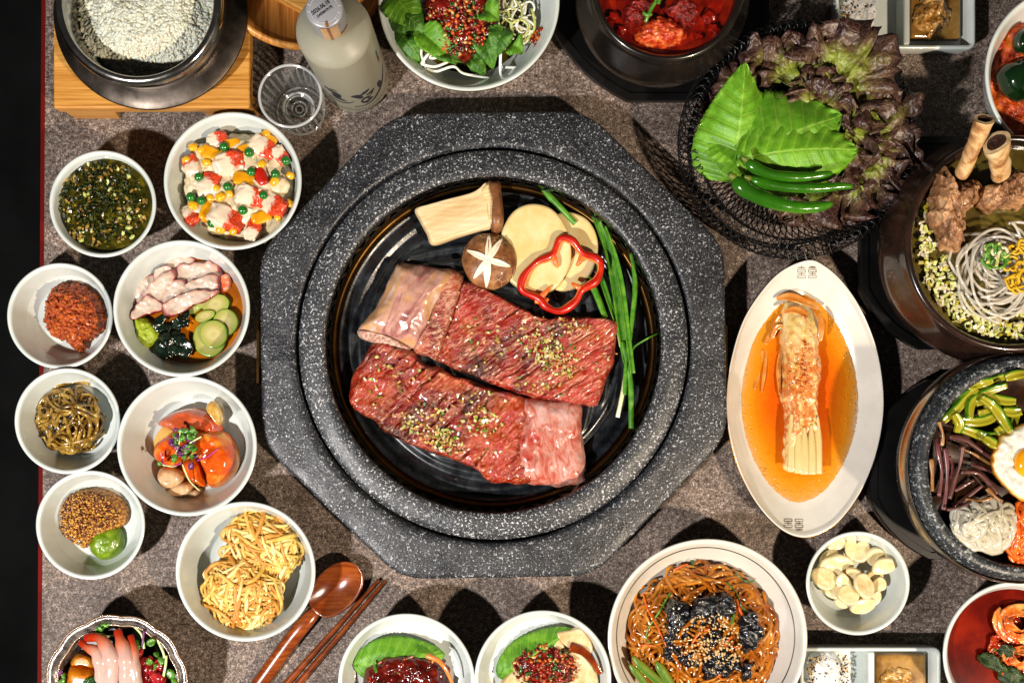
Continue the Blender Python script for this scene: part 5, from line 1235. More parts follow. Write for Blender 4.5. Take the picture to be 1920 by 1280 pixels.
# ================================================================ crab bowl, upper right
redm = M('red_crab_sauce', [(.28, '#5a1003'), (.45, '#a83406'), (.58, '#cc5a0e'), (.75, '#dd8a2c')], 110, .2, bump=.8, bscale=260, bdist=.003, coat=.5)
b = MB(); disc(b, B15['c'], inner_r(B15, .052), .050, 120, 70, lambda x, y, t: .010*(1-t) + .0040*fbm((x, y, 0), 90, 4) + .0018*fbm((x, y, 0), 330, 2)); b.build('seasoned_crab', redm, label='lumpy orange red seasoned crab filling the bowl', cat='crab')
gp = NT('dark_green_pepper').out(rgb('#08200a'), .15, coat=.7)
lump('green_pepper', [(1884,138),(1892,118),(1910,106),(1940,100),(1960,130),(1950,170),(1925,182),(1900,168)], .056, .018, gp, 'shiny dark green pepper piece lying on the red crab', 'pepper', rings=20, seg=80, edge=.8, jag=(80, .001))
lump('green_pepper', [(1910,72),(1918,52),(1945,46),(1955,70),(1940,92),(1916,90)], .056, .012, gp, 'small dark green pepper piece at the right frame edge', 'pepper', rings=16, seg=60, edge=.8)
# ================================================================ rib soup
trivet('black_trivet', chamf(1822, 455, 208, 200, 110), .020, 'black wooden trivet under the rib soup pot')
brownp = M('brown_black_glaze', ['#120b08', '#1f1410', '#2e1c14'], 40, .22, coat=.45)
RP = black_pot('rib_soup_pot', 1902, 456, 204, .100, .0185, 'dark brown earthen pot of rib soup at the right edge', 15, 1.10, brownp)
soupm = M('clear_broth', ['#3c3210', '#54481c', '#685a2a'], 50, .06, coat=.4)
b = MB(); disc(b, RP['c'], RP['R'] - RP['t'] - .0003, .084, 96, 12); b.build('soup_broth', soupm, label='clear yellowish broth in the rib soup pot', cat='broth')
b = MB(); som = [MT['onion'], MT['scallion_l'], MT['scallion_l'], MT['scallion'], M('yellow_leek', ['#948818', '#b4a838'], 200, .3)]
def ringbit(b, p, r_, h, mi):
    lathe(b, [(r_, -h/2), (r_, h/2), (r_*.72, h/2), (r_*.72, -h/2), (r_, -h/2)], p, 9, mi)
for k in range(620):
    a = U(math.radians(85), math.radians(300)); u = U(.55, 1)**.6; x, y = 1902 + 182*u*math.cos(a), 456 - 182*u*math.sin(a)
    if y < 365 or (y < 480 and x > 1760) or x > 1935: continue
    p = P(x, y, .0865 + U(0, .003)); mi = random.choice([0, 0, 0, 1, 1, 2, 4, 0]); q = R()
    if q < .05: ringbit(b, p, U(.0020, .0036), U(.002, .004), random.choice([1, 1, 2, 0]))
    else: boxv(b, p, U(.003, .0085), U(.0018, .0038), U(.0012, .0026), U(0, 6.28), mi, tilt=(U(-.5, .5), U(-.5, .5)), jit=.5)
b.build('chopped_leek', som, label='chopped white and green leek floating along the soup rim', cat='leek', kind='stuff', smooth=False)
b = MB(); glm = M('glass_noodle_clear', ['#c0b8a6', '#d6cfc0', '#e2dcd0'], 60, .12, coat=.6, alpha=.5)
for k in range(44):
    cx_, cy_ = 1872 + U(-26, 34), 500 + U(-30, 34); r_ = U(24, 78); a0 = U(1.2, 4.2); sp = U(2.2, 5.2)*(1 if k % 4 else -1); el_ = U(.55, 1.0); ro = U(0, 3.1); zb = U(.090, .101); pts = []
    for i in range(40):
        a = a0 + sp*i/39; x, y = r_*(1 + .10*math.sin(a*1.7 + k))*math.cos(a), r_*el_*math.sin(a)
        x, y = cx_ + x*math.cos(ro) - y*math.sin(ro), cy_ + x*math.sin(ro) + y*math.cos(ro)
        x = max(x, 1776 + .25*abs(y-500)); pts.append(P(x, y, zb + .0015*math.sin(a*2 + k)))
    tube(b, pts, .0013, 6, 0)
b.build('clear_noodles', glm, label='translucent glass noodles coiled in the rib soup', cat='noodles', kind='stuff')
ribm = M('boiled_meat', [(.26, '#4a2c1a'), (.42, '#7c5434'), (.56, '#a87c54'), (.74, '#cba67c')], 60, .5, bump=1.0, bscale=120, bdist=.004, stretch=(1, .35, 1), rot=(0, 0, .3), detail=5, coat=.12)
bonem = M('cooked_bone', [(.30, '#5c3218'), (.42, '#94683c'), (.50, '#bc9868'), (.62, '#cdb690')], 60, .5, stretch=(1, .22, 1), rot=(0, 0, -.38), bump=.6, bscale=130, bdist=.002, detail=6)
marm = M('marrow', ['#1c0c06', '#3a1f10', '#5c3a20'], 420, .55, bump=1, bscale=500, bdist=.002)
def soup_rib(label, meat_o, mz, mh, p0, p1, r0, r1, cut):
    c = P(meat_o[0][0], meat_o[0][1], .09); t_ = thing('boiled_short_rib', label, 'meat', (c.x, c.y, .085), 'ribs in the soup')
    b = MB(); pillow(b, meat_o, mz, mh, 46, 170, .55, top=lambda x, y, t, a: .0035*fbm((x*1.6, y*.8, 0), 110, 3) + .0022*nz((x*420 + y*160, y*60, 0), 1), jag=(150, .004)); b.build('meat', ribm, t_)
    A, B_ = P(*p0), P(*p1); n = 16; b = MB(); pts = [A.lerp(B_, i/(n-1)) for i in range(n)]
    tube(b, pts, lambda t: (S(r0, .1) + (S(r1, .1) - S(r0, .1))*t)*(1 + .05*math.sin(t*9) + .09*(t - .4)**2*4), 18, 0, False, .8)
    b.v = [q + Vector((nz(q, 130, 3), nz(q, 130, 8), nz(q, 130, 14)))*.0016 for q in b.v]
    bo = b.build('bone', bonem, t_)
    d = (B_ - A).normalized(); fr_ = d.to_track_quat('Z', 'Y'); vs = []; k = 20; r_ = S(r1, .1)
    # cut face, taken from the last tube ring
    ring = [Vector(v) for v in b.v[-18:]]; ctr = sum(ring, Vector())/18
    b2 = MB(); b2.add([ctr.lerp(v, 1.0) + d*.0004 for v in ring] + [ctr.lerp(v, .70) + d*.0006 for v in ring], [(i, (i+1) % 18, 18+(i+1) % 18, 18+i) for i in range(18)]); b2.build('bone_rim', M('bone_rim', ['#b8966a', '#d6bc92'], 200, .5), bo)
    b3 = MB(); b3.add([ctr.lerp(v, .70) + d*.0002 for v in ring] + [ctr - d*.002], [(i, (i+1) % 18, 18) for i in range(18)]); b3.build('marrow', marm, bo)
soup_rib('tender rib with long upright bone at the left of the soup', [(1764,308),(1780,303),(1788,330),(1800,345),(1825,330),(1850,335),(1858,350),(1835,385),(1818,405),(1812,430),(1815,458),(1802,470),(1785,455),(1770,425),(1758,412),(1762,370),(1768,340)], .086, .026, (1803, 330, .110), (1846, 224, .150), 12.5, 15.5, 0)
soup_rib('tender rib with short wide cut bone at the right of the soup', [(1848,370),(1858,345),(1880,335),(1905,320),(1918,310),(1940,320),(1950,360),(1930,385),(1890,385),(1855,390)], .086, .024, (1878, 328, .108), (1868, 268, .138), 17, 23, 0)
b = MB(); bits(b, 16, in_ell(1868, 478, 26, 22, .106), (.004, .008), [0, 0, 1], (1.3, .6, .4), .7)
for k in range(14): tube(b, strand(1866, 480, 24, 22, lambda q, zo: .105 + .003*zo, U(16, 34), 3, 8), .0016, 5, random.choice([0, 0, 1, 2]), True, .5)
for k in range(30): tube(b, strand(1910, 500, 26, 48, lambda q, zo: .103 + .004*zo, U(20, 44), 3, 8), .0014, 4, 3, True, .5)
b.build('egg_scallion_garnish', [MT['scallion'], MT['scallion_l'], MT['onion'], M('egg_strip', ['#b88c10', '#d0a824'], 100, .35)], label='sliced green scallion and yellow egg strips on the soup noodles', cat='garnish', kind='stuff')
# ================================================================ bibimbap
trivet('black_trivet', chamf(1822, 880, 190, 168, 110), .022, 'black wooden trivet under the stone rice bowl')
scx = P(1927, 878, .100); sR = S(209, .100)
stone = thing('stone_rice_bowl', 'speckled black stone bowl with steel band full of mixed vegetables', 'bowl', (scx.x, scx.y, .02))
b = MB(); lathe(b, [(0, .021), (sR*.72, .021), (sR*.9, .034), (sR*1.03, .062), (sR*1.045, .078), (sR*1.02, .094), (sR-.001, .0985), (sR-.003, .100), (sR*.90, .100), (sR*.886, .098), (sR*.875, .085), (sR*.80, .05), (0, .04)], (scx.x, scx.y), 160)
b.build('stone_body', granite_mat('stone_pot', '#0c0f12', '#23282c', '#9aa3a6', .55, .60), stone)
b = MB(); lathe(b, [(sR*1.042, .070), (sR*1.062, .071), (sR*1.066, .079), (sR*1.052, .0905), (sR*1.040, .0915)], (scx.x, scx.y), 160); b.build('steel_band', M('band_steel', ['#8d8478', '#b4aca2'], 30, .22, metal=1), stone)
b = MB(); disc(b, (scx.x, scx.y), sR*.873, .082, 80, 14, lambda x, y, t: .002*fbm((x, y, 0), 60)); b.build('rice_bed', M('sauced_rice', ['#1c0e06', '#3a2010'], 120, .3, coat=.3), label='dark sauced bed under the vegetables of the stone bowl', cat='rice')
zuc = NT('zucchini'); s_ = zuc.sep(zuc.co.outputs['UV']); f = zuc.noise(90, 3)
zuc = zuc.out(zuc.ramp(zuc.math('ADD', zuc.math('MULTIPLY', s_[1], .5), zuc.math('MULTIPLY', f, .5)), [(.18, rgb('#8c861c')), (.45, rgb('#989430')), (.62, rgb('#708416')), (.74, rgb('#3a6a0a')), (.95, rgb('#1f4804'))]), .22, coat=.3, sss=.1)
ZL = [[(1768,790),(1795,765),(1825,735),(1858,715),(1888,703)], [(1788,786),(1830,790),(1860,782),(1865,765)], [(1818,785),(1822,755),(1850,735),(1888,722)], [(1840,745),(1862,760),(1880,785),(1895,810)], [(1795,800),(1830,812),(1850,818),(1872,815)], [(1850,742),(1880,750),(1905,752)], [(1845,820),(1862,830),(1876,838)], [(1885,708),(1905,702),(1922,700)], [(1900,800),(1903,778),(1908,762)], [(1830,755),(1850,750),(1855,770),(1835,775)], [(1815,725),(1840,718),(1862,712)], [(1880,770),(1900,772),(1915,770)], [(1790,765),(1812,742),(1832,728)], [(1870,800),(1885,820),(1882,835)], [(1790,775),(1800,795),(1795,810)]]
zs = []
for i, pp in enumerate(ZL):
    b = MB(); z = .094 + .0025*(i % 4); ribbon(b, catmull([P(x, y, z + .003*math.sin(j*1.3+i)) for j, (x, y) in enumerate(pp)], 7), lambda t: S(18, .1)*(.45 + .55*math.sin(math.pi*(.12 + .78*t))), .0030, 0, .16, U(-.5, .5), 6)
    zs.append((b.build('zucchini_strip', zuc, label='glossy green and yellow zucchini strip in the stone bowl', cat='zucchini', group='zucchini strips'), sum(q[0] for q in pp)/len(pp), sum(q[1] for q in pp)/len(pp)))
clock_labels(zs, 1845, 765, 'green zucchini strip at %s o\'clock of its pile in the stone bowl')
fs_ = []
frn = M('bracken', ['#2a1512', '#4c2a26', '#6c443c'], 70, .35, stretch=(.3, 1, 1), coat=.2); frn2 = M('bracken_tan', ['#6a4420', '#946a3c'], 90, .35, coat=.2); frn3 = M('bracken_purple', ['#3a1a1c', '#54282a', '#6c4040'], 70, .32, coat=.2)
FL = [([(1757,820),(1760,850),(1766,885),(1760,930)], 9, frn3), ([(1772,840),(1776,875),(1774,920),(1768,955)], 9, frn3), ([(1806,836),(1800,870),(1790,900),(1780,935)], 8, frn), ([(1800,885),(1830,886),(1850,900),(1870,925)], 10, frn), ([(1788,950),(1815,930),(1842,910)], 8, frn), ([(1790,920),(1810,908),(1826,900)], 8, frn), ([(1780,818),(1810,825),(1840,845),(1860,858)], 10, frn), ([(1745,860),(1748,890),(1746,920)], 9, frn2), ([(1760,790),(1768,815),(1766,835)], 7, frn2), ([(1800,840),(1825,850),(1858,870)], 6, frn2), ([(1780,855),(1786,880),(1783,895)], 8, frn3), ([(1810,935),(1835,940),(1860,932)], 9, frn2), ([(1820,870),(1850,880),(1870,890)], 7, frn), ([(1850,915),(1865,930),(1878,940)], 8, frn2), ([(1775,955),(1800,950),(1820,940)], 6, frn)]
for i, (pp, w, m) in enumerate(FL):
    b = MB(); z = .092 + .003*(i % 3); r_ = S(w*.62, .1); tube(b, catmull([P(x, y, z + .002*math.sin(j+i)) for j, (x, y) in enumerate(pp)], 6), lambda t, r_=r_: r_*(.8 + .2*math.sin(t*7 + i)), 8, 0, True, .75)
    fs_.append((b.build('bracken_stem', m, label='%s bracken fern stem in the stone bowl' % {frn.name: 'brown', frn2.name: 'tan', frn3.name: 'purplish'}[m.name], cat='bracken', group='%s bracken stems' % {frn.name: 'brown', frn2.name: 'tan', frn3.name: 'purplish'}[m.name]), sum(q[0] for q in pp)/len(pp), sum(q[1] for q in pp)/len(pp)))
for m_ in ('brown', 'tan', 'purplish'): clock_labels([q for q in fs_ if q[0]['group'].startswith(m_)], 1805, 885, m_ + ' bracken stem at %s o\'clock of its pile in the stone bowl')
b = MB(); radm = M('radish_strip', ['#b0a88c', '#c4beaa', '#d2cebe'], 70, .2, coat=.4, alpha=.78)
for k in range(70):
    zfun = lambda q, zo: .092 + .014*(1-q*q) + .003*zo
    tube(b, strand(1848, 985, 62, 52, zfun, U(40, 95), 3.5, 16, .85), U(.0022, .0036), 6, 0, True, .5)
b.build('white_radish_strips', radm, label='pale seasoned radish strips heaped in the stone bowl', cat='radish', kind='stuff')
b = MB()
for k in range(60):
    zfun = lambda q, zo: .090 + .008*(1-q*q) + .003*zo
    tube(b, strand(1928, 1000, 42, 62, zfun, U(40, 80), 2.0, 12, .85), U(.0016, .0024), 5, 0, True, .7)
b.build('carrot_strips', MT['carrot'], label='bright orange carrot strips at the right of the stone bowl', cat='carrot', kind='stuff')
c = P(1930, 868, .1)
egg = thing('fried_egg', 'fried egg with browned edge on the mixed vegetables', 'egg', (c.x, c.y, .1))
eo = [(1862,872),(1868,842),(1885,815),(1908,800),(1940,792),(1985,805),(2000,860),(1985,910),(1950,945),(1918,938),(1895,920),(1875,898)]
wm = NT('egg_white'); s_ = wm.sep(wm.co.outputs['UV']); f = wm.noise(60, 4, .6)
wm = wm.out(wm.ramp(wm.math('ADD', s_[0], wm.math('MULTIPLY', wm.math('SUBTRACT', f, .5), .12)), [(.84, rgb('#c4c4bc')), (.93, rgb('#d6c9a0')), (.97, rgb('#c08420')), (1, rgb('#8c5410'))]), .28, wm.bump(f, .4, .002), coat=.35, sss=.12)
lump('egg_white', eo, .101, .0065, wm, parent=egg, rings=36, seg=150, edge=.3, jag=(120, .0018), top=lambda x, y, t, a: .0022*fbm((x, y, 0), 100, 4))
lump('yolk', ell(1936, 868, 27, 30), .106, .008, M('yolk', ['#d88a08', '#eca414'], 50, .12, coat=.6, sss=.2), parent=egg, rings=16, seg=60, edge=.9)
# ================================================================ oval plate with kimchi stem
ov = [(1515,487),(1545,497),(1580,528),(1615,580),(1643,650),(1656,725),(1655,790),(1640,860),(1612,925),(1575,975),(1540,999),(1502,1007),(1462,990),(1420,945),(1388,885),(1368,815),(1362,750),(1370,680),(1392,605),(1425,550),(1465,508)]
PH = .030
top = resample(catmull([P(x, y, PH) for x, y in ov], 8, True), 160); oc = sum(top, Vector())/160
plate = thing('oval_plate', 'long pointed oval cream plate with gold rim beside the grill', 'plate', (oc.x, oc.y, 0))
rows = []
for (k, z) in ((.45, .0), (.55, .001), (.62, .004), (.80, .014), (.95, .0255), (.992, PH-.0022), (1.0, PH-.0008), (.996, PH), (.985, PH-.0003), (.97, PH-.003), (.90, .0215), (.82, .0155), (.74, .0115), (.64, .0085), (.5, .0068), (.25, .0062), (.02, .006)):
    rows.append([(oc.x + (p.x-oc.x)*k, oc.y + (p.y-oc.y)*k, z) for p in top])
b = MB(); n = 160
b.add([v for r_ in rows for v in r_], [(i*n+k, (i+1)*n+k, (i+1)*n+(k+1) % n, i*n+(k+1) % n) for i in range(len(rows)-1) for k in range(n)] + [tuple(range(n))])
b.build('plate_body', MT['ceramic2'], plate)
def oring(k, z, r_, m, nm):
    b = MB(); pts = [(oc.x + (p.x-oc.x)*k, oc.y + (p.y-oc.y)*k, z) for p in top]; tube(b, pts + [pts[0]], r_, 6, 0, False); return b.build(nm, m, plate)
gold = M('gold_line', ['#5a3c10', '#8a6424'], 60, .25, metal=1); oring(1.0, PH-.0012, .0007, gold, 'gold_rim')
# printed seal-script mark near both tips: open boxes and bars
def mark(cx, cy, flip, sc, label_):
    b = MB()
    def seg(x0, y0, x1, y1, w=.9):
        if flip: x0, y0, x1, y1 = -x0, -y0, -x1, -y1
        a, c_ = (cx + x0*sc, cy + y0*sc), (cx + x1*sc, cy + y1*sc); L = math.hypot(c_[0]-a[0], c_[1]-a[1]); nx, ny = -(c_[1]-a[1])/L*w*.5, (c_[0]-a[0])/L*w*.5
        vs = []
        for (x, y) in ((a[0]+nx, a[1]+ny), (c_[0]+nx, c_[1]+ny), (c_[0]-nx, c_[1]-ny), (a[0]-nx, a[1]-ny)):
            d = P(x, y, .024); e = Vector((d.x - oc.x, d.y - oc.y, 0)); an = math.atan2(e.y, e.x)
            q = min(top, key=lambda p: abs(((math.atan2(p.y-oc.y, p.x-oc.x) - an + math.pi) % 6.2832) - math.pi)); k = e.length/math.hypot(q.x-oc.x, q.y-oc.y)
            pk = [(.64, .0085), (.74, .0115), (.82, .0155), (.90, .0215), (.97, PH-.003)]; z = .02
            for (k0, z0), (k1, z1) in zip(pk, pk[1:]):
                if k0 <= k <= k1: z = z0 + (z1-z0)*(k-k0)/(k1-k0)
            p = P(x, y, z + .0004); vs.append((p.x, p.y, z + .0005))
        b.add(vs, [(0, 3, 2, 1)])
    for ox in (-11, 11):
        for (y0, y1) in ((-9, -4), (3, 8)):
            seg(ox-8, y0, ox+8, y0); seg(ox-8, y1, ox+8, y1); seg(ox-8, y0, ox-8, y1); seg(ox+8, y0, ox+8, y1)
        seg(ox, -4, ox, 3); seg(ox-8, -.7, ox+8, -.7); seg(ox-8, -12.5, ox+8, -12.5); seg(ox-6, -15, ox+6, -15); seg(ox, -16.5, ox, -12.5)
    b.build('gold_mark', M('gold_print', ['#4c360c', '#6b4e18'], 60, .4), plate, smooth=False)
mark(1513, 514, False, .92, ''); mark(1488, 980, True, .92, '')
kb = NT('kimchi_broth'); f = kb.noise(330, 3, .6); g = kb.noise(22, 3); s_ = kb.sep(kb.co.outputs['UV'])
tt = kb.math('ADD', s_[0], kb.math('ADD', kb.math('MULTIPLY', kb.math('SUBTRACT', f, .5), .16), kb.math('MULTIPLY', kb.math('SUBTRACT', g, .5), .22)))
kbc = kb.ramp(tt, [(.0, rgb('#a83a02')), (.45, rgb('#c05004')), (.68, rgb('#cc6c08')), (.84, rgb('#d48a1c')), (1.0, rgb('#d0a060'))])
kb = kb.out(kbc, .07, coat=.5, alpha=kb.ramp(tt, [(.74, 1.0), (.88, .75), (1.0, .12)]))
# broth: thin at the edge so the glaze shows through
br_o = [(1497 + (x-1497)*1.06, 740 + (y-740)*1.06) for x, y in [(1497,530),(1540,550),(1580,605),(1606,670),(1612,745),(1602,830),(1570,905),(1530,945),(1495,952),(1455,925),(1415,870),(1392,800),(1386,740),(1396,665),(1420,600),(1455,550)]]
lump('kimchi_broth', br_o, .0062, .0062, kb, 'shallow orange kimchi broth filling the oval plate', 'broth', rings=40, seg=150, edge=.02, jag=(300, .0010), under=False)
km = NT('kimchi_stem'); sx = km.sep(km.vec((1, 1, 1))); f = km.noise(150, 4, .65, .5); st_ = km.noise(140, 3, .6, 0, km.vec((1, .10, 1)))
yy = km.math('ADD', km.math('MULTIPLY', km.math('ADD', sx[1], .080), 6.2), km.math('MULTIPLY', km.math('SUBTRACT', f, .5), 1.0))
spice = km.ramp(yy, [(.0, 0.0), (.14, .05), (.30, .9), (.45, 1.0), (.66, .9), (.85, .30), (1, .2)])
flake = km.ramp(km.math('ADD', f, km.math('MULTIPLY', spice, .26)), [(.62, 0.0), (.76, 1.0)])
cb = km.ramp(st_, [(.3, rgb('#c09c4c')), (.5, rgb('#d0b676')), (.7, rgb('#dccaa0'))])
km = km.out(km.mix(km.math('MULTIPLY', flake, .8), cb, km.ramp(km.noise(420, 2), [(.4, rgb('#a84004')), (.6, rgb('#d06c0c'))])), .2, km.bump(km.math('ADD', f, st_), .5, .0018), coat=.5, sss=.15, ssss=.004)
c = P(1505, 740, .02)
kim = thing('cabbage_kimchi_stem', 'long pale cabbage stem kimchi dusted with red chilli in the oval plate', 'kimchi', (c.x, c.y, .01))
def along(t): return 1475 + 0*t
lump('stem', [(1478,565),(1500,560),(1530,572),(1543,600),(1542,650),(1548,690),(1542,740),(1541,800),(1541,850),(1540,889),(1510,889),(1478,884),(1476,840),(1478,780),(1470,745),(1475,700),(1472,650),(1470,610)], .008, .020, km, parent=kim, rings=44, seg=230, edge=.45, jag=(120, .0018), center=(1508, 725), top=lambda x, y, t, a: .0010*fbm((x*1.5, y*.25, 0), 130, 3))
lfm = M('kimchi_leaf', ['#b46420', '#c07c34', '#cc9c64'], 70, .16, coat=.6, sss=.2, ssss=.004)
for i, (pp, w, z) in enumerate([([(1455,560),(1480,556),(1510,566),(1535,578)], 20, .022), ([(1470,585),(1490,580),(1510,590),(1515,605)], 18, .025), ([(1462,592),(1450,620),(1435,645)], 16, .016), ([(1430,655),(1422,690),(1416,730)], 12, .0128), ([(1468,640),(1460,690),(1462,740)], 12, .0145), ([(1438,655),(1433,700),(1428,735)], 8, .0135), ([(1535,585),(1540,610),(1538,640)], 14, .026), ([(1470,610),(1455,615),(1448,635)], 12, .019)]):
    b = MB(); ribbon(b, catmull([P(x, y, z + .0015*math.sin(j*2+i)) for j, (x, y) in enumerate(pp)], 7), lambda t, w=w: S(w*.8, .02)*(.15 + .85*math.sin(math.pi*(.06 + .88*t))), .0007, 0, .15, U(-.4, .4), 6); b.build('leaf_shred', lfm, kim)
b = MB(); flm = [M('chilli_flake_a', ['#b04a06', '#cc680c'], 200, .25, coat=.3), M('chilli_flake_b', ['#882404', '#ac3c08'], 200, .25, coat=.3), M('chilli_flake_c', ['#cc8420', '#dca040'], 200, .25, coat=.3)]
bits(b, 330, in_ell(1506, 690, 30, 100, lambda u: .0288 - .004*u*u + U(-.0006, .0010), 0, .6), (.0010, .0028), [0, 0, 1, 2], (1.2, .7, .4), .6, True)
bits(b, 60, in_ell(1512, 800, 22, 60, lambda u: .0280 - .004*u*u), (.0008, .0018), [0, 1], (1.2, .7, .4), .6, True)
for k in range(300):
    a = U(0, 6.283); u = 1 - .22*R()**1.6; q = P(1497 + 116*u*math.cos(a), 740 + 214*u*math.sin(a), .01262); boxv(b, q, U(.0010, .0030), U(.0008, .0018), .0003, U(0, 6.28), 2, jit=.5)
b.build('chilli_flakes', flm, label='orange chilli flakes on the kimchi stem and its broth', cat='chilli', kind='stuff')
lym = M('cabbage_layer', ['#b89c5c', '#c8b47c', '#d2c498'], 90, .2, stretch=(1, .15, 1), coat=.5, sss=.15)
for i, (pp, w, z) in enumerate([([(1484,775),(1486,820),(1485,884)], 11, .0262), ([(1496,790),(1497,830),(1497,887)], 9, .0278), ([(1508,800),(1509,840),(1509,889)], 10, .0284), ([(1521,795),(1522,840),(1522,889)], 10, .0280), ([(1533,780),(1534,830),(1534,888)], 9, .0268)]):
    b = MB(); ribbon(b, catmull([P(x, y, z) for x, y in pp], 7), lambda t, w=w: S(w*1.55, .03)*(.25 + .75*smooth01(0, .5, t)), .0010, 0, -.14, .1, 7); b.build('cabbage_layer', lym, kim)
# ================================================================ noodles
b = MB(); c = B12['c']
zz = .0438; rr = inner_r(B12, .036)
tube(b, [(c.x + rr*1.0*math.cos(a), c.y + rr*math.sin(a), .0366) for a in [2*math.pi*i/160 for i in range(161)]], .0006, 5, 0, False)
b.build('rim_line', M('dark_line', ['#2a2410', '#4a4020'], 60, .3), B12['o'])
c = B13['c']; b = MB(); tube(b, [(c.x + (B13['R']*.995)*math.cos(a), c.y + (B13['R']*.995)*math.sin(a), B13['h']-.0042) for a in [2*math.pi*i/160 for i in range(161)]], .0006, 5, 0, False); b.build('rim_line', bpy.data.materials['dark_line'], B13['o'])
jm = [M('brown_noodle', ['#7a3a06', '#a85c12', '#c47e2c'], 45, .12, coat=.6, trans=.25, ior=1.33), M('amber_noodle', ['#94500c', '#bc7420', '#d6984a'], 45, .12, coat=.6, trans=.25, ior=1.33)]
b = MB()
pillow(b, ell(1320, 1205, 130, 138, 0, 18, .06), .010, .020, 16, 70, .7, mi=0)
for k in range(185):
    zfun = lambda q, zo: .014 + .030*(1 - q*q*.95)*(.70 + .30*zo) + .004*zo
    pts = strand(1318, 1208, 152, 160, zfun, U(150, 380), 6.0, 52, .86, wob=.0010)
    tube(b, pts, U(.0013, .0021), 6, k % 2, True, .75)
b.build('glass_noodles', jm, label='heap of brown glossy glass noodles in the wide dish', cat='noodles', kind='stuff')
wood = M('black_fungus', ['#050507', '#0c0c10', '#17171c'], 130, .16, bump=.7, bscale=260, bdist=.002, coat=.5)
WE = [([(1254,1140),(1275,1133),(1290,1145),(1292,1180),(1285,1210),(1270,1235),(1250,1230),(1252,1190)], 'left tall'), ([(1305,1135),(1330,1120),(1352,1135),(1362,1160),(1350,1175),(1320,1178),(1300,1172)], 'upper middle'), ([(1340,1120),(1365,1118),(1378,1140),(1370,1165),(1352,1150)], 'upper right'), ([(1392,1165),(1412,1150),(1425,1175),(1430,1190),(1415,1215),(1400,1220),(1392,1195)], 'right'), ([(1290,1225),(1325,1222),(1362,1222),(1385,1240),(1380,1258),(1345,1262),(1328,1270),(1310,1250),(1292,1245)], 'large lower'), ([(1310,1185),(1345,1182),(1365,1195),(1355,1215),(1320,1215)], 'middle'), ([(1395,1250),(1408,1245),(1410,1265),(1398,1275)], 'small lower right'), ([(1250,1225),(1275,1222),(1292,1232),(1280,1240),(1255,1238)], 'small lower left')]
for i, (o_, lb) in enumerate(WE):
    ax_, ay_ = sum(q[0] for q in o_)/len(o_), sum(q[1] for q in o_)/len(o_); o_ = [(ax_ + (q[0]-ax_)*1.18, ay_ + (q[1]-ay_)*1.15) for q in o_]
    lump('black_fungus', o_, .037, .0090, wood, '%s black wood ear piece on the glass noodles' % lb, 'wood ear', 'wood ear pieces', rings=24, seg=90, edge=.2, jag=(130, .0045), top=lambda x, y, t, a: .0030*fbm((x, y, 0), 80, i))
b = MB()
bits(b, 120, in_ell(1335, 1205, 60, 60, lambda u: .0492 + U(-.001, .001)), (.0019, .0025), 0, (1.35, .8, .45), .4, True)
bits(b, 70, in_ell(1340, 1222, 48, 26, lambda u: .0502), (.0019, .0025), 0, (1.35, .8, .45), .4, True)
bits(b, 110, in_ell(1320, 1195, 140, 140, lambda u: .0485 - .026*u*u), (.0018, .0024), 0, (1.35, .8, .45), .4, True)
b.build('sesame_seeds', MT['sesame'], label='toasted sesame seeds scattered over the glass noodles', cat='sesame', kind='stuff')
for i, (pp, m, w, lb) in enumerate([([(1206,1113),(1214,1140),(1230,1170),(1245,1200),(1250,1212)], 'carrot', 3.4, 'long orange carrot strip left of the wood ear'), ([(1313,1184),(1304,1195),(1298,1205)], 'carrot', 4, 'short carrot strip in the middle of the noodles'), ([(1330,1178),(1320,1182)], 'carrot', 3.5, 'tiny carrot strip on the middle wood ear'), ([(1358,1210),(1366,1200),(1372,1192)], 'carrot', 4.5, 'carrot strip right of centre'), ([(1370,1211),(1385,1213),(1396,1211)], 'carrot', 4, 'level carrot strip at right of centre'), ([(1381,1122),(1388,1145),(1398,1158)], 'carrot', 4.5, 'carrot strip near the upper right wood ear'), ([(1200,1209),(1215,1208),(1230,1211)], 'carrot', 3, 'thin carrot strip at the left of the noodles'), ([(1345,1266),(1355,1274)], 'carrot', 3.5, 'carrot strip at the bottom of the noodles'),
    ([(1290,1058),(1280,1060),(1262,1068)], 'carrot', 3.5, 'carrot strip at the top of the noodles'), ([(1257,1110),(1240,1140),(1228,1158)], 'scallion', 3.4, 'green strip crossing the long carrot strip'), ([(1226,1162),(1214,1180),(1213,1195),(1220,1205)], 'scallion', 2.6, 'curved green strip beside the long carrot strip'), ([(1378,1070),(1390,1084),(1402,1090),(1414,1088)], 'darkgreen', 3.4, 'dark curled green strip at the upper right of the noodles'), ([(1360,1090),(1376,1105),(1384,1120),(1392,1138),(1404,1148)], 'darkgreen', 3, 'long dark green strip at the right of the wood ear'), ([(1375,1130),(1376,1150),(1372,1170)], 'scallion', 4.5, 'short green strip on the upper right wood ear'), ([(1298,1050),(1300,1060)], 'darkgreen', 5, 'dark green bit at the top of the noodles')]):
    b = MB(); q = lambda x, y: .0505 - .030*min(1, (((x-1318)/152)**2 + ((y-1208)/160)**2))
    tube(b, catmull([P(x, y, q(x, y) + .0005) for x, y in pp], 6), S(w/2, .05), 6, 0, True, .6); b.build('%s_strip' % {'carrot': 'carrot', 'scallion': 'green_onion', 'darkgreen': 'green_onion'}[m], MT[m], label=lb, cat='vegetable strip', group='vegetable strips on the noodles')
cg = NT('cucumber_stick'); s_ = cg.sep(cg.co.outputs['UV']); f = cg.noise(120, 3)
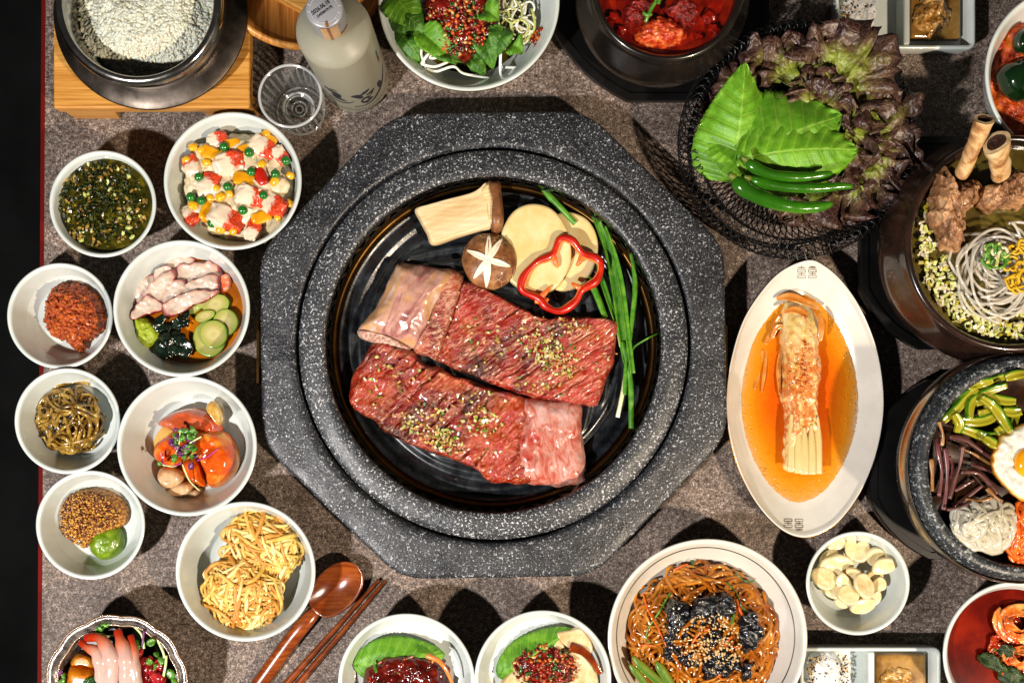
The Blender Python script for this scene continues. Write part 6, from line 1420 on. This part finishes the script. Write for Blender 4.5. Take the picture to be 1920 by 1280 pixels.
cg = cg.out(cg.ramp(cg.math('ADD', s_[1], cg.math('MULTIPLY', f, .25)), [(.05, rgb('#284c08')), (.3, rgb('#5f7a18')), (.6, rgb('#868f34')), (.95, rgb('#3c620e'))]), .32, cg.bump(f, .4, .0015), coat=.2)
for (pp, w, lb) in (([(1186,1230),(1205,1250),(1225,1268),(1245,1285)], 17, 'upper left green cucumber stick in the noodle dish'), ([(1180,1245),(1200,1268),(1215,1290)], 14, 'leftmost green cucumber stick by the dish wall'), ([(1230,1240),(1245,1262),(1262,1290)], 18, 'right green cucumber stick among the noodles')):
    b = MB(); tube(b, catmull([P(x, y, .041) for x, y in pp], 6), lambda t, w=w: S(w/2, .04)*(.35 + .65*smooth01(0, .3, t)), 8, 0, True, .55); b.build('cucumber_stick', cg, label=lb, cat='cucumber', group='cucumber sticks in noodles')
# ================================================================ garlic
gm = M('garlic_clove', ['#c8b078', '#d4c294', '#dccfac'], 60, .3, coat=.35, sss=.2, ssss=.004, sssr=(1, .8, .4))
GS = [(1570,1020,17,11,-10),(1597,1030,9,22,8),(1617,1036,14,20,15),(1643,1042,17,17,0),(1658,1062,20,14,-20),(1567,1060,30,19,-3),(1548,1085,24,18,10),(1585,1095,12,20,-15),(1592,1115,18,18,10),(1622,1100,18,22,-20),(1632,1115,20,22,-30),(1652,1095,11,12,40),(1565,1105,22,16,20),(1620,1135,24,14,-8),(1605,1075,16,10,30),(1555,1045,18,12,-30),(1640,1078,16,14,-10),(1580,1130,14,9,20)]
gs_ = []
for i, (x, y, rx, ry, rot) in enumerate(GS):
    z = .012 + .0035*(i % 5)*.9 + (.006 if 3 < i < 12 else 0)
    o_ = lump('garlic_slice', ell(x, y, rx*1.14, ry*1.14, rot, 9, .10), z, .0032, gm, 'pale peeled garlic slice in the small white bowl', 'garlic', 'garlic slices', rings=14, seg=50, edge=.14, top=lambda x, y, t, a: .0012*fbm((x, y, 0), 90, 3))
    o_.rotation_euler = (U(-.45, .45), U(-.45, .45), 0); gs_.append((o_, x, y))
clock_labels(gs_, 1605, 1082, 'pale peeled garlic slice at %s o\'clock in the small bowl')
# ================================================================ kimchi soup, lower right
ks = M('red_kimchi_broth', [(.3, '#2c0301'), (.5, '#560a03'), (.7, '#801c06')], 18, .06, coat=.5)
surf(B14, .045, ks, 'red_broth', 'clear dark red broth in the lower right bowl', 'broth')
kr = M('kimchi_roll', [(.3, '#8c2206'), (.45, '#c05a18'), (.6, '#d89448'), (.75, '#e2b878')], 90, .2, stretch=(1, .4, 1), bump=.6, bscale=200, bdist=.002, coat=.5)
def kroll(cx, cy, r0, turns, w, z, label):
    b = MB(); n = int(turns*22); pts = []
    for i in range(n):
        a = 2.4 + i*6.283/22; r_ = r0*(1 - .62*i/n)*(1 + .07*math.sin(a*3)); pts.append(P(cx + r_*math.cos(a), cy - r_*.85*math.sin(a), z + .006*i/n + .0015*math.sin(i*.7)))
    ribbon(b, pts, lambda t: S(w, .05)*(.8 + .25*math.sin(t*23)), .0012, 0, .12, .9, 7); return b.build('kimchi_roll', kr, label=label, cat='kimchi')
kroll(1912, 1168, 42, 2.6, 20, .049, 'rolled cabbage kimchi in the red broth')
kroll(1912, 1230, 26, 2.0, 15, .050, 'smaller kimchi curl below the rolled cabbage')
krd = M('red_cabbage_shred', [(.3, '#5c0c02'), (.5, '#941e06'), (.7, '#bc541c')], 80, .18, bump=.5, bscale=200, bdist=.002, coat=.5)
b = MB()
for k in range(16):
    pts = strand(1905, 1225, 48, 60, lambda q, zo: .0465 + .004*zo, U(30, 70), 3.0, 10, .9, wob=.0012); ribbon(b, pts, S(U(8, 17), .05), .0010, 0, U(-.2, .2), U(-1, 1), 5)
b.build('cabbage_shreds', krd, label='dark red cabbage shreds floating among the kimchi rolls', cat='kimchi', kind='stuff')
for i, (bs, tp, w, lb) in enumerate([((1838,1228),(1890,1258),26,'dark green leaf floating left in the red broth'), ((1868,1215),(1912,1222),22,'dark green leaf beside the kimchi roll'), ((1872,1262),(1925,1270),34,'broad green leaf at the bottom of the red broth')]):
    b = MB(); leaf(b, bs, tp, w, .048, .052, .004, .002, .04, 10, 24, 9, curl=.002, seed=i*2.2); b.build('stewed_leaf', leaf_mat('stewed_leaf_%d' % i, '#0f1c08', '#1f3410', '#3a5420', '#5a6a34', 6), label=lb, cat='leaf', group='leaves in red broth')
b = MB(); bits(b, 60, in_ell(1885, 1240, 34, 24, lambda u: .0495 + U(0, .002), 35), (.002, .005), [0, 0, 1, 2], (1, .7, .5), .7); b.build('chilli_flakes', [MT['redbit'], MT['orangebit'], MT['darkgreen']], label='red chilli bits on the leaves of the red broth', cat='chilli', kind='stuff', smooth=False)
# ================================================================ two bowls at the bottom edge
b = MB(); leaf(b, (672, 1246), (834, 1226), 88, .037, .038, .008, -.006, .06, 22, 46, 19, (.8, .7), .0006, .001, 2.2); b.build('perilla_leaf', MT['perilla_d'], label='bright perilla leaf behind the dark red crab', cat='perilla leaf')
dkr = M('glazed_crab', [(.3, '#210301'), (.5, '#4c0a04'), (.68, '#741a08'), (.8, '#944018')], 90, .2, bump=.3, bscale=110, bdist=.002, coat=.5)
lump('glazed_crab', [(678,1262),(705,1235),(740,1228),(775,1228),(812,1232),(838,1255),(850,1290),(840,1330),(760,1350),(690,1330),(672,1295)], .022, .030, dkr, 'dark red glazed crab pieces under chilli sauce', 'crab', rings=40, seg=150, edge=.5, jag=(120, .003), top=lambda x, y, t, a: .0050*fbm((x, y, 0), 75, 4))
b = MB(); tube(b, catmull([P(800,1228,.050), P(822,1238,.052), P(838,1258,.050), P(850,1285,.046)], 7), lambda t: .0028*(1 - .5*t), 8, 0, True, .7); b.build('crab_shell', M('crab_shell', ['#b8581c', '#d88a44'], 60, .2, coat=.5), label='orange crab shell edge at the right of the red glaze', cat='crab')
b = MB(); bits(b, 70, in_ell(760, 1265, 70, 34, lambda u: .0495 - .004*u + U(-.0006, .001)), (.0020, .0060), [0, 2, 0, 3, 4], (1.6, .5, .35), .6); b.build('chilli_bits', relm, label='chopped chilli bits on the glazed crab', cat='chilli', kind='stuff', smooth=False)
b = MB(); leaf(b, (940, 1262), (1070, 1178), 70, .036, .040, .008, -.008, .07, 20, 46, 19, (.8, .7), .0007, .001, 4.4); b.build('perilla_leaf', MT['perilla_d'], label='perilla leaf behind the tofu slices', cat='perilla leaf')
tof = M('braised_tofu', [(.3, '#b08650'), (.5, '#d0b284'), (.7, '#dccaa8')], 60, .25, bump=.3, bscale=200, coat=.4, sss=.12)
for o_, z, lb in (([(1042,1188),(1072,1180),(1090,1178),(1108,1200),(1112,1225),(1085,1222),(1060,1212)], .034, 'upper tofu slice with browned edge at the right'), ([(998,1212),(1030,1196),(1048,1195),(1060,1215),(1030,1225),(1002,1225)], .032, 'middle tofu slice leaning on the perilla leaf'), ([(1060,1225),(1085,1220),(1112,1245),(1125,1280),(1120,1320),(1080,1320),(1065,1270)], .030, 'white tofu slice at the right of the relish'), ([(938,1285),(960,1258),(985,1245),(1000,1265),(990,1310),(945,1320)], .030, 'lower left tofu slice under the relish'), ([(980,1250),(1060,1240),(1080,1300),(1060,1340),(980,1330)], .026, 'bottom tofu slice carrying the relish')):
    lump('tofu_slice', o_, z, .010, tof, lb, 'tofu', 'tofu slices', rings=16, seg=70, edge=.15, top=lambda x, y, t, a: .0008*fbm((x, y, 0), 90, 5))
saucep = M('soy_glaze', ['#3a1004', '#6a2408', '#8c4010'], 60, .08, coat=.6)
b = MB(); ribbon(b, catmull([P(1068,1212,.0462), P(1095,1222,.046), P(1112,1240,.045), P(1126,1262,.043)], 7), lambda t: S(16, .045)*(1 - .4*t), .0014, 0, -.1, .2, 5); b.build('soy_glaze', saucep, label='dark soy glaze running off the upper tofu slice', cat='sauce')
b = MB(); pillow(b, ell(1022, 1250, 56, 38, 0, 14, .12), .038, .009, 14, 60, .6, mi=1); bits(b, 430, in_ell(1022, 1252, 60, 44, lambda u: .0476 - .004*u*u + U(-.0008, .0014)), (.0016, .0050), [0, 0, 0, 1, 1, 1, 1, 2, 2, 3, 3, 5], (1.1, .75, .5), .8, True); b.build('sauce_relish', relm, label='chopped chilli and scallion relish over the tofu', cat='relish', kind='stuff')
# ================================================================ spoon and chopsticks
spn = thing('wooden_spoon', 'dark red lacquered wooden spoon beside the fritter bowl', 'spoon', (P(600, 1150).x, P(600, 1150).y, 0))
def spoon():
    b = MB(); ax = Vector((P(669, 1063).x - P(590, 1146).x, P(669, 1063).y - P(590, 1146).y, 0)); L = ax.length; ax.normalize(); sd = Vector((-ax.y, ax.x, 0)); A = P(590, 1146, .012); grid = []; n, m = 26, 15
    for i in range(n+1):
        u = i/n; w = .0205*math.sqrt(max(0, 1 - (2*u - 1)**2))*(.94 + .06*u) + .0040*(1-u)**6 ; row = []
        for j in range(m):
            v = 2*j/(m-1) - 1; d = .0095*(1 - v*v)*math.sin(math.pi*min(1, u*1.02))**.8
            row.append(Vector((A.x, A.y, 0)) + ax*(L*u*1.02) + sd*(w*v) + Vector((0, 0, .0135 - d - .002*(1-u))))
        grid.append(row)
    sheet(b, grid, .0020); return b
spoon().build('spoon_bowl', MT['redwood'], spn)
b = MB(); tube(b, catmull([P(607,1127,.0030), P(578,1160,.0105), P(545,1200,.010), P(500,1262,.0085), P(440,1345,.0075), P(395,1405,.007)], 8), lambda t: .0030 + .0036*smooth01(0, .16, t) + .0008*smooth01(.1, .3, t) - .0010*smooth01(.7, 1, t), 10, 0, True, .62); b.build('handle', MT['redwood'], spn)
for (p0_, p1_, lb) in (((711,1086),(500,1322),'left wooden chopstick next to the spoon'), ((722,1089),(525,1322),'right wooden chopstick pointing at the grill')):
    b = MB(); tube(b, [P(*p0_, .0035).lerp(P(*p1_, .0045), i/11) for i in range(12)], lambda t: .0017 + .0022*t, 8); b.build('chopstick', MT['redwood'], label=lb, cat='chopstick', group='pair of chopsticks')
# ================================================================ seafood bowl, lower left
sc_ = P(218, 1286, .05); sRR = S(131, .05)
glz = NT('bronze_glaze'); f = glz.noise(140, 4, .6); g = glz.noise(420, 2)
glz = glz.out(glz.ramp(f, [(.3, rgb('#2a2622')), (.5, rgb('#5c544e')), (.7, rgb('#8a827c'))]), .25, glz.bump(g, .2, .0008), metal=.45, coat=.5)
def scal(r_, z, a): return (r_*(1 + (.030*abs(math.sin(a*6 + .4)) - .012 if r_ > sRR*.7 else 0)), z)
b = MB(); lathe(b, [(0, .002), (sRR*.5, 0), (sRR*.7, .012), (sRR*.9, .034), (sRR*.985, .046), (sRR, .049), (sRR*.99, .0500), (sRR*.93, .0478), (sRR*.865, .0462), (sRR*.85, .045), (sRR*.80, .034), (sRR*.6, .014), (0, .010)], (sc_.x, sc_.y), 192, 0, scal)
sb = b.build('scalloped_bowl', glz, label='dark scalloped ceramic bowl of raw seafood in the lower left corner', cat='bowl')
for (k, z, nm) in ((1.0, .0492, 'outer'), (.865, .0466, 'inner')):
    b = MB(); pts = []
    for i in range(193):
        a = 2*math.pi*i/192; r_, z_ = scal(sRR*k, z, a); pts.append((sc_.x + r_*math.cos(a), sc_.y + r_*math.sin(a), z_))
    tube(b, pts, .0011, 6, 0, False); b.build('rim_edge', M('brown_edge', ['#5a3c1c', '#7c5a30'], 60, .3, coat=.4), sb)
uni = M('sea_urchin', ['#8c4404', '#b86808', '#d08818'], 110, .3, bump=.7, bscale=330, bdist=.0015, coat=.3)
lump('sea_urchin', [(122,1250),(135,1228),(158,1224),(178,1235),(180,1256),(150,1250)], .030, .020, uni, 'upper orange sea urchin lobe in the seafood bowl', 'sea urchin', 'sea urchin lobes', rings=20, seg=80, edge=.6)
lump('sea_urchin', [(120,1252),(148,1252),(180,1260),(185,1300),(140,1320),(116,1295)], .030, .022, uni, 'lower orange sea urchin lobe in the seafood bowl', 'sea urchin', 'sea urchin lobes', rings=20, seg=80, edge=.6)
shb = NT('raw_shrimp'); s_ = shb.sep(shb.co.outputs['UV']); f = shb.noise(90, 3)
shb = shb.out(shb.ramp(shb.math('ADD', s_[0], shb.math('MULTIPLY', shb.math('SUBTRACT', f, .5), .10)), [(0, rgb('#8c1a08')), (.16, rgb('#9c2a0c')), (.30, rgb('#b86444')), (.45, rgb('#b89488')), (1, rgb('#b4a098'))]), .15, shb.bump(shb.wave(60, 3), .2, .001), coat=.6, sss=.2, ssss=.005)
for (pp, w, lb) in (([(150,1202),(162,1212),(180,1222),(188,1245),(190,1270),(188,1300)], 13, 'leftmost raw shrimp with curled tail'), ([(160,1195),(185,1195),(200,1215),(210,1240),(208,1270),(205,1305)], 17, 'front raw shrimp with orange tail in the middle'), ([(220,1180),(226,1200),(236,1230),(238,1260),(236,1300)], 16, 'raw shrimp with upright dark red tail'), ([(244,1190),(250,1215),(250,1245),(255,1280),(255,1305)], 13, 'rightmost raw shrimp by the tuna')):
    b = MB(); rm = S(w, .05); tube(b, catmull([P(x, y, .049 + .006*math.sin(j*.6)) for j, (x, y) in enumerate(pp)], 8), lambda t, rm=rm: rm*(.45 + .2*math.sin(t*3) + .35*smooth01(.15, .55, t))*(1 + .06*math.sin(t*26)), 12, 0, True, .8); b.build('raw_shrimp', shb, label=lb, cat='shrimp', group='raw shrimp')
tun = M('raw_tuna', ['#6a0a10', '#94181c', '#b83a38'], 90, .18, bump=.5, bscale=180, bdist=.002, coat=.5, sss=.12)
b = MB()
for k in range(26): blob(b, P(U(258, 300), U(1222, 1300), .040 + U(0, .008)), (U(.004, .008), U(.003, .006), U(.003, .005)), .2, 1.5, 3, 0, U(0, 3))
b.build('raw_tuna', tun, label='chopped dark red raw tuna at the right of the shrimp', cat='tuna')
lvs = [(283,1203,9,0),(282,1238,7,0),(300,1238,8,0),(292,1228,6,0),(320,1262,10,0),(196,1172,8,0),(186,1180,7,0),(256,1205,6,0),(259,1212,6,0),(112,1262,6,1),(118,1268,7,0),(116,1278,7,0),(290,1250,6,0),(325,1278,9,0)]
sprouts(0, 0, .046, [([(250,1172,0),(266,1190,.002),(270,1215,.002)], 3, .0012), ([(270,1180,.002),(268,1200,.003),(266,1215,.002)], 1, .0011), ([(296,1200,.001),(306,1222,.002),(308,1232,0)], 3, .0012), ([(312,1228,.001),(310,1250,.002),(304,1278,.001)], 3, .0013), ([(190,1186,0),(200,1192,.001),(215,1190,0)], 3, .001), ([(207,1168,.001),(196,1174,.001),(190,1182,0)], 0, .0012)], lvs, 'micro_sprouts', 'green sprouts along the rim of the seafood bowl')
b = MB(); disc(b, (sc_.x, sc_.y), sRR*.78, .031, 64, 6); b.build('shadow_bed', M('bed_shade', ['#060a05', '#101a0c'], 90, .4), label='flat dark disc standing for the shade under the raw seafood', cat='shade')  # near-black disc paints in the shade below the seafood
b = MB(); bits(b, 160, in_ell(178, 1280, 22, 10, lambda u: .056 - .004*u), (.002, .004), 0, (1, 1, 1), 1, True); b.build('parsley_tuft', MT['darkgreen'], label='dark green parsley tuft in front of the shrimp', cat='parsley', kind='stuff')
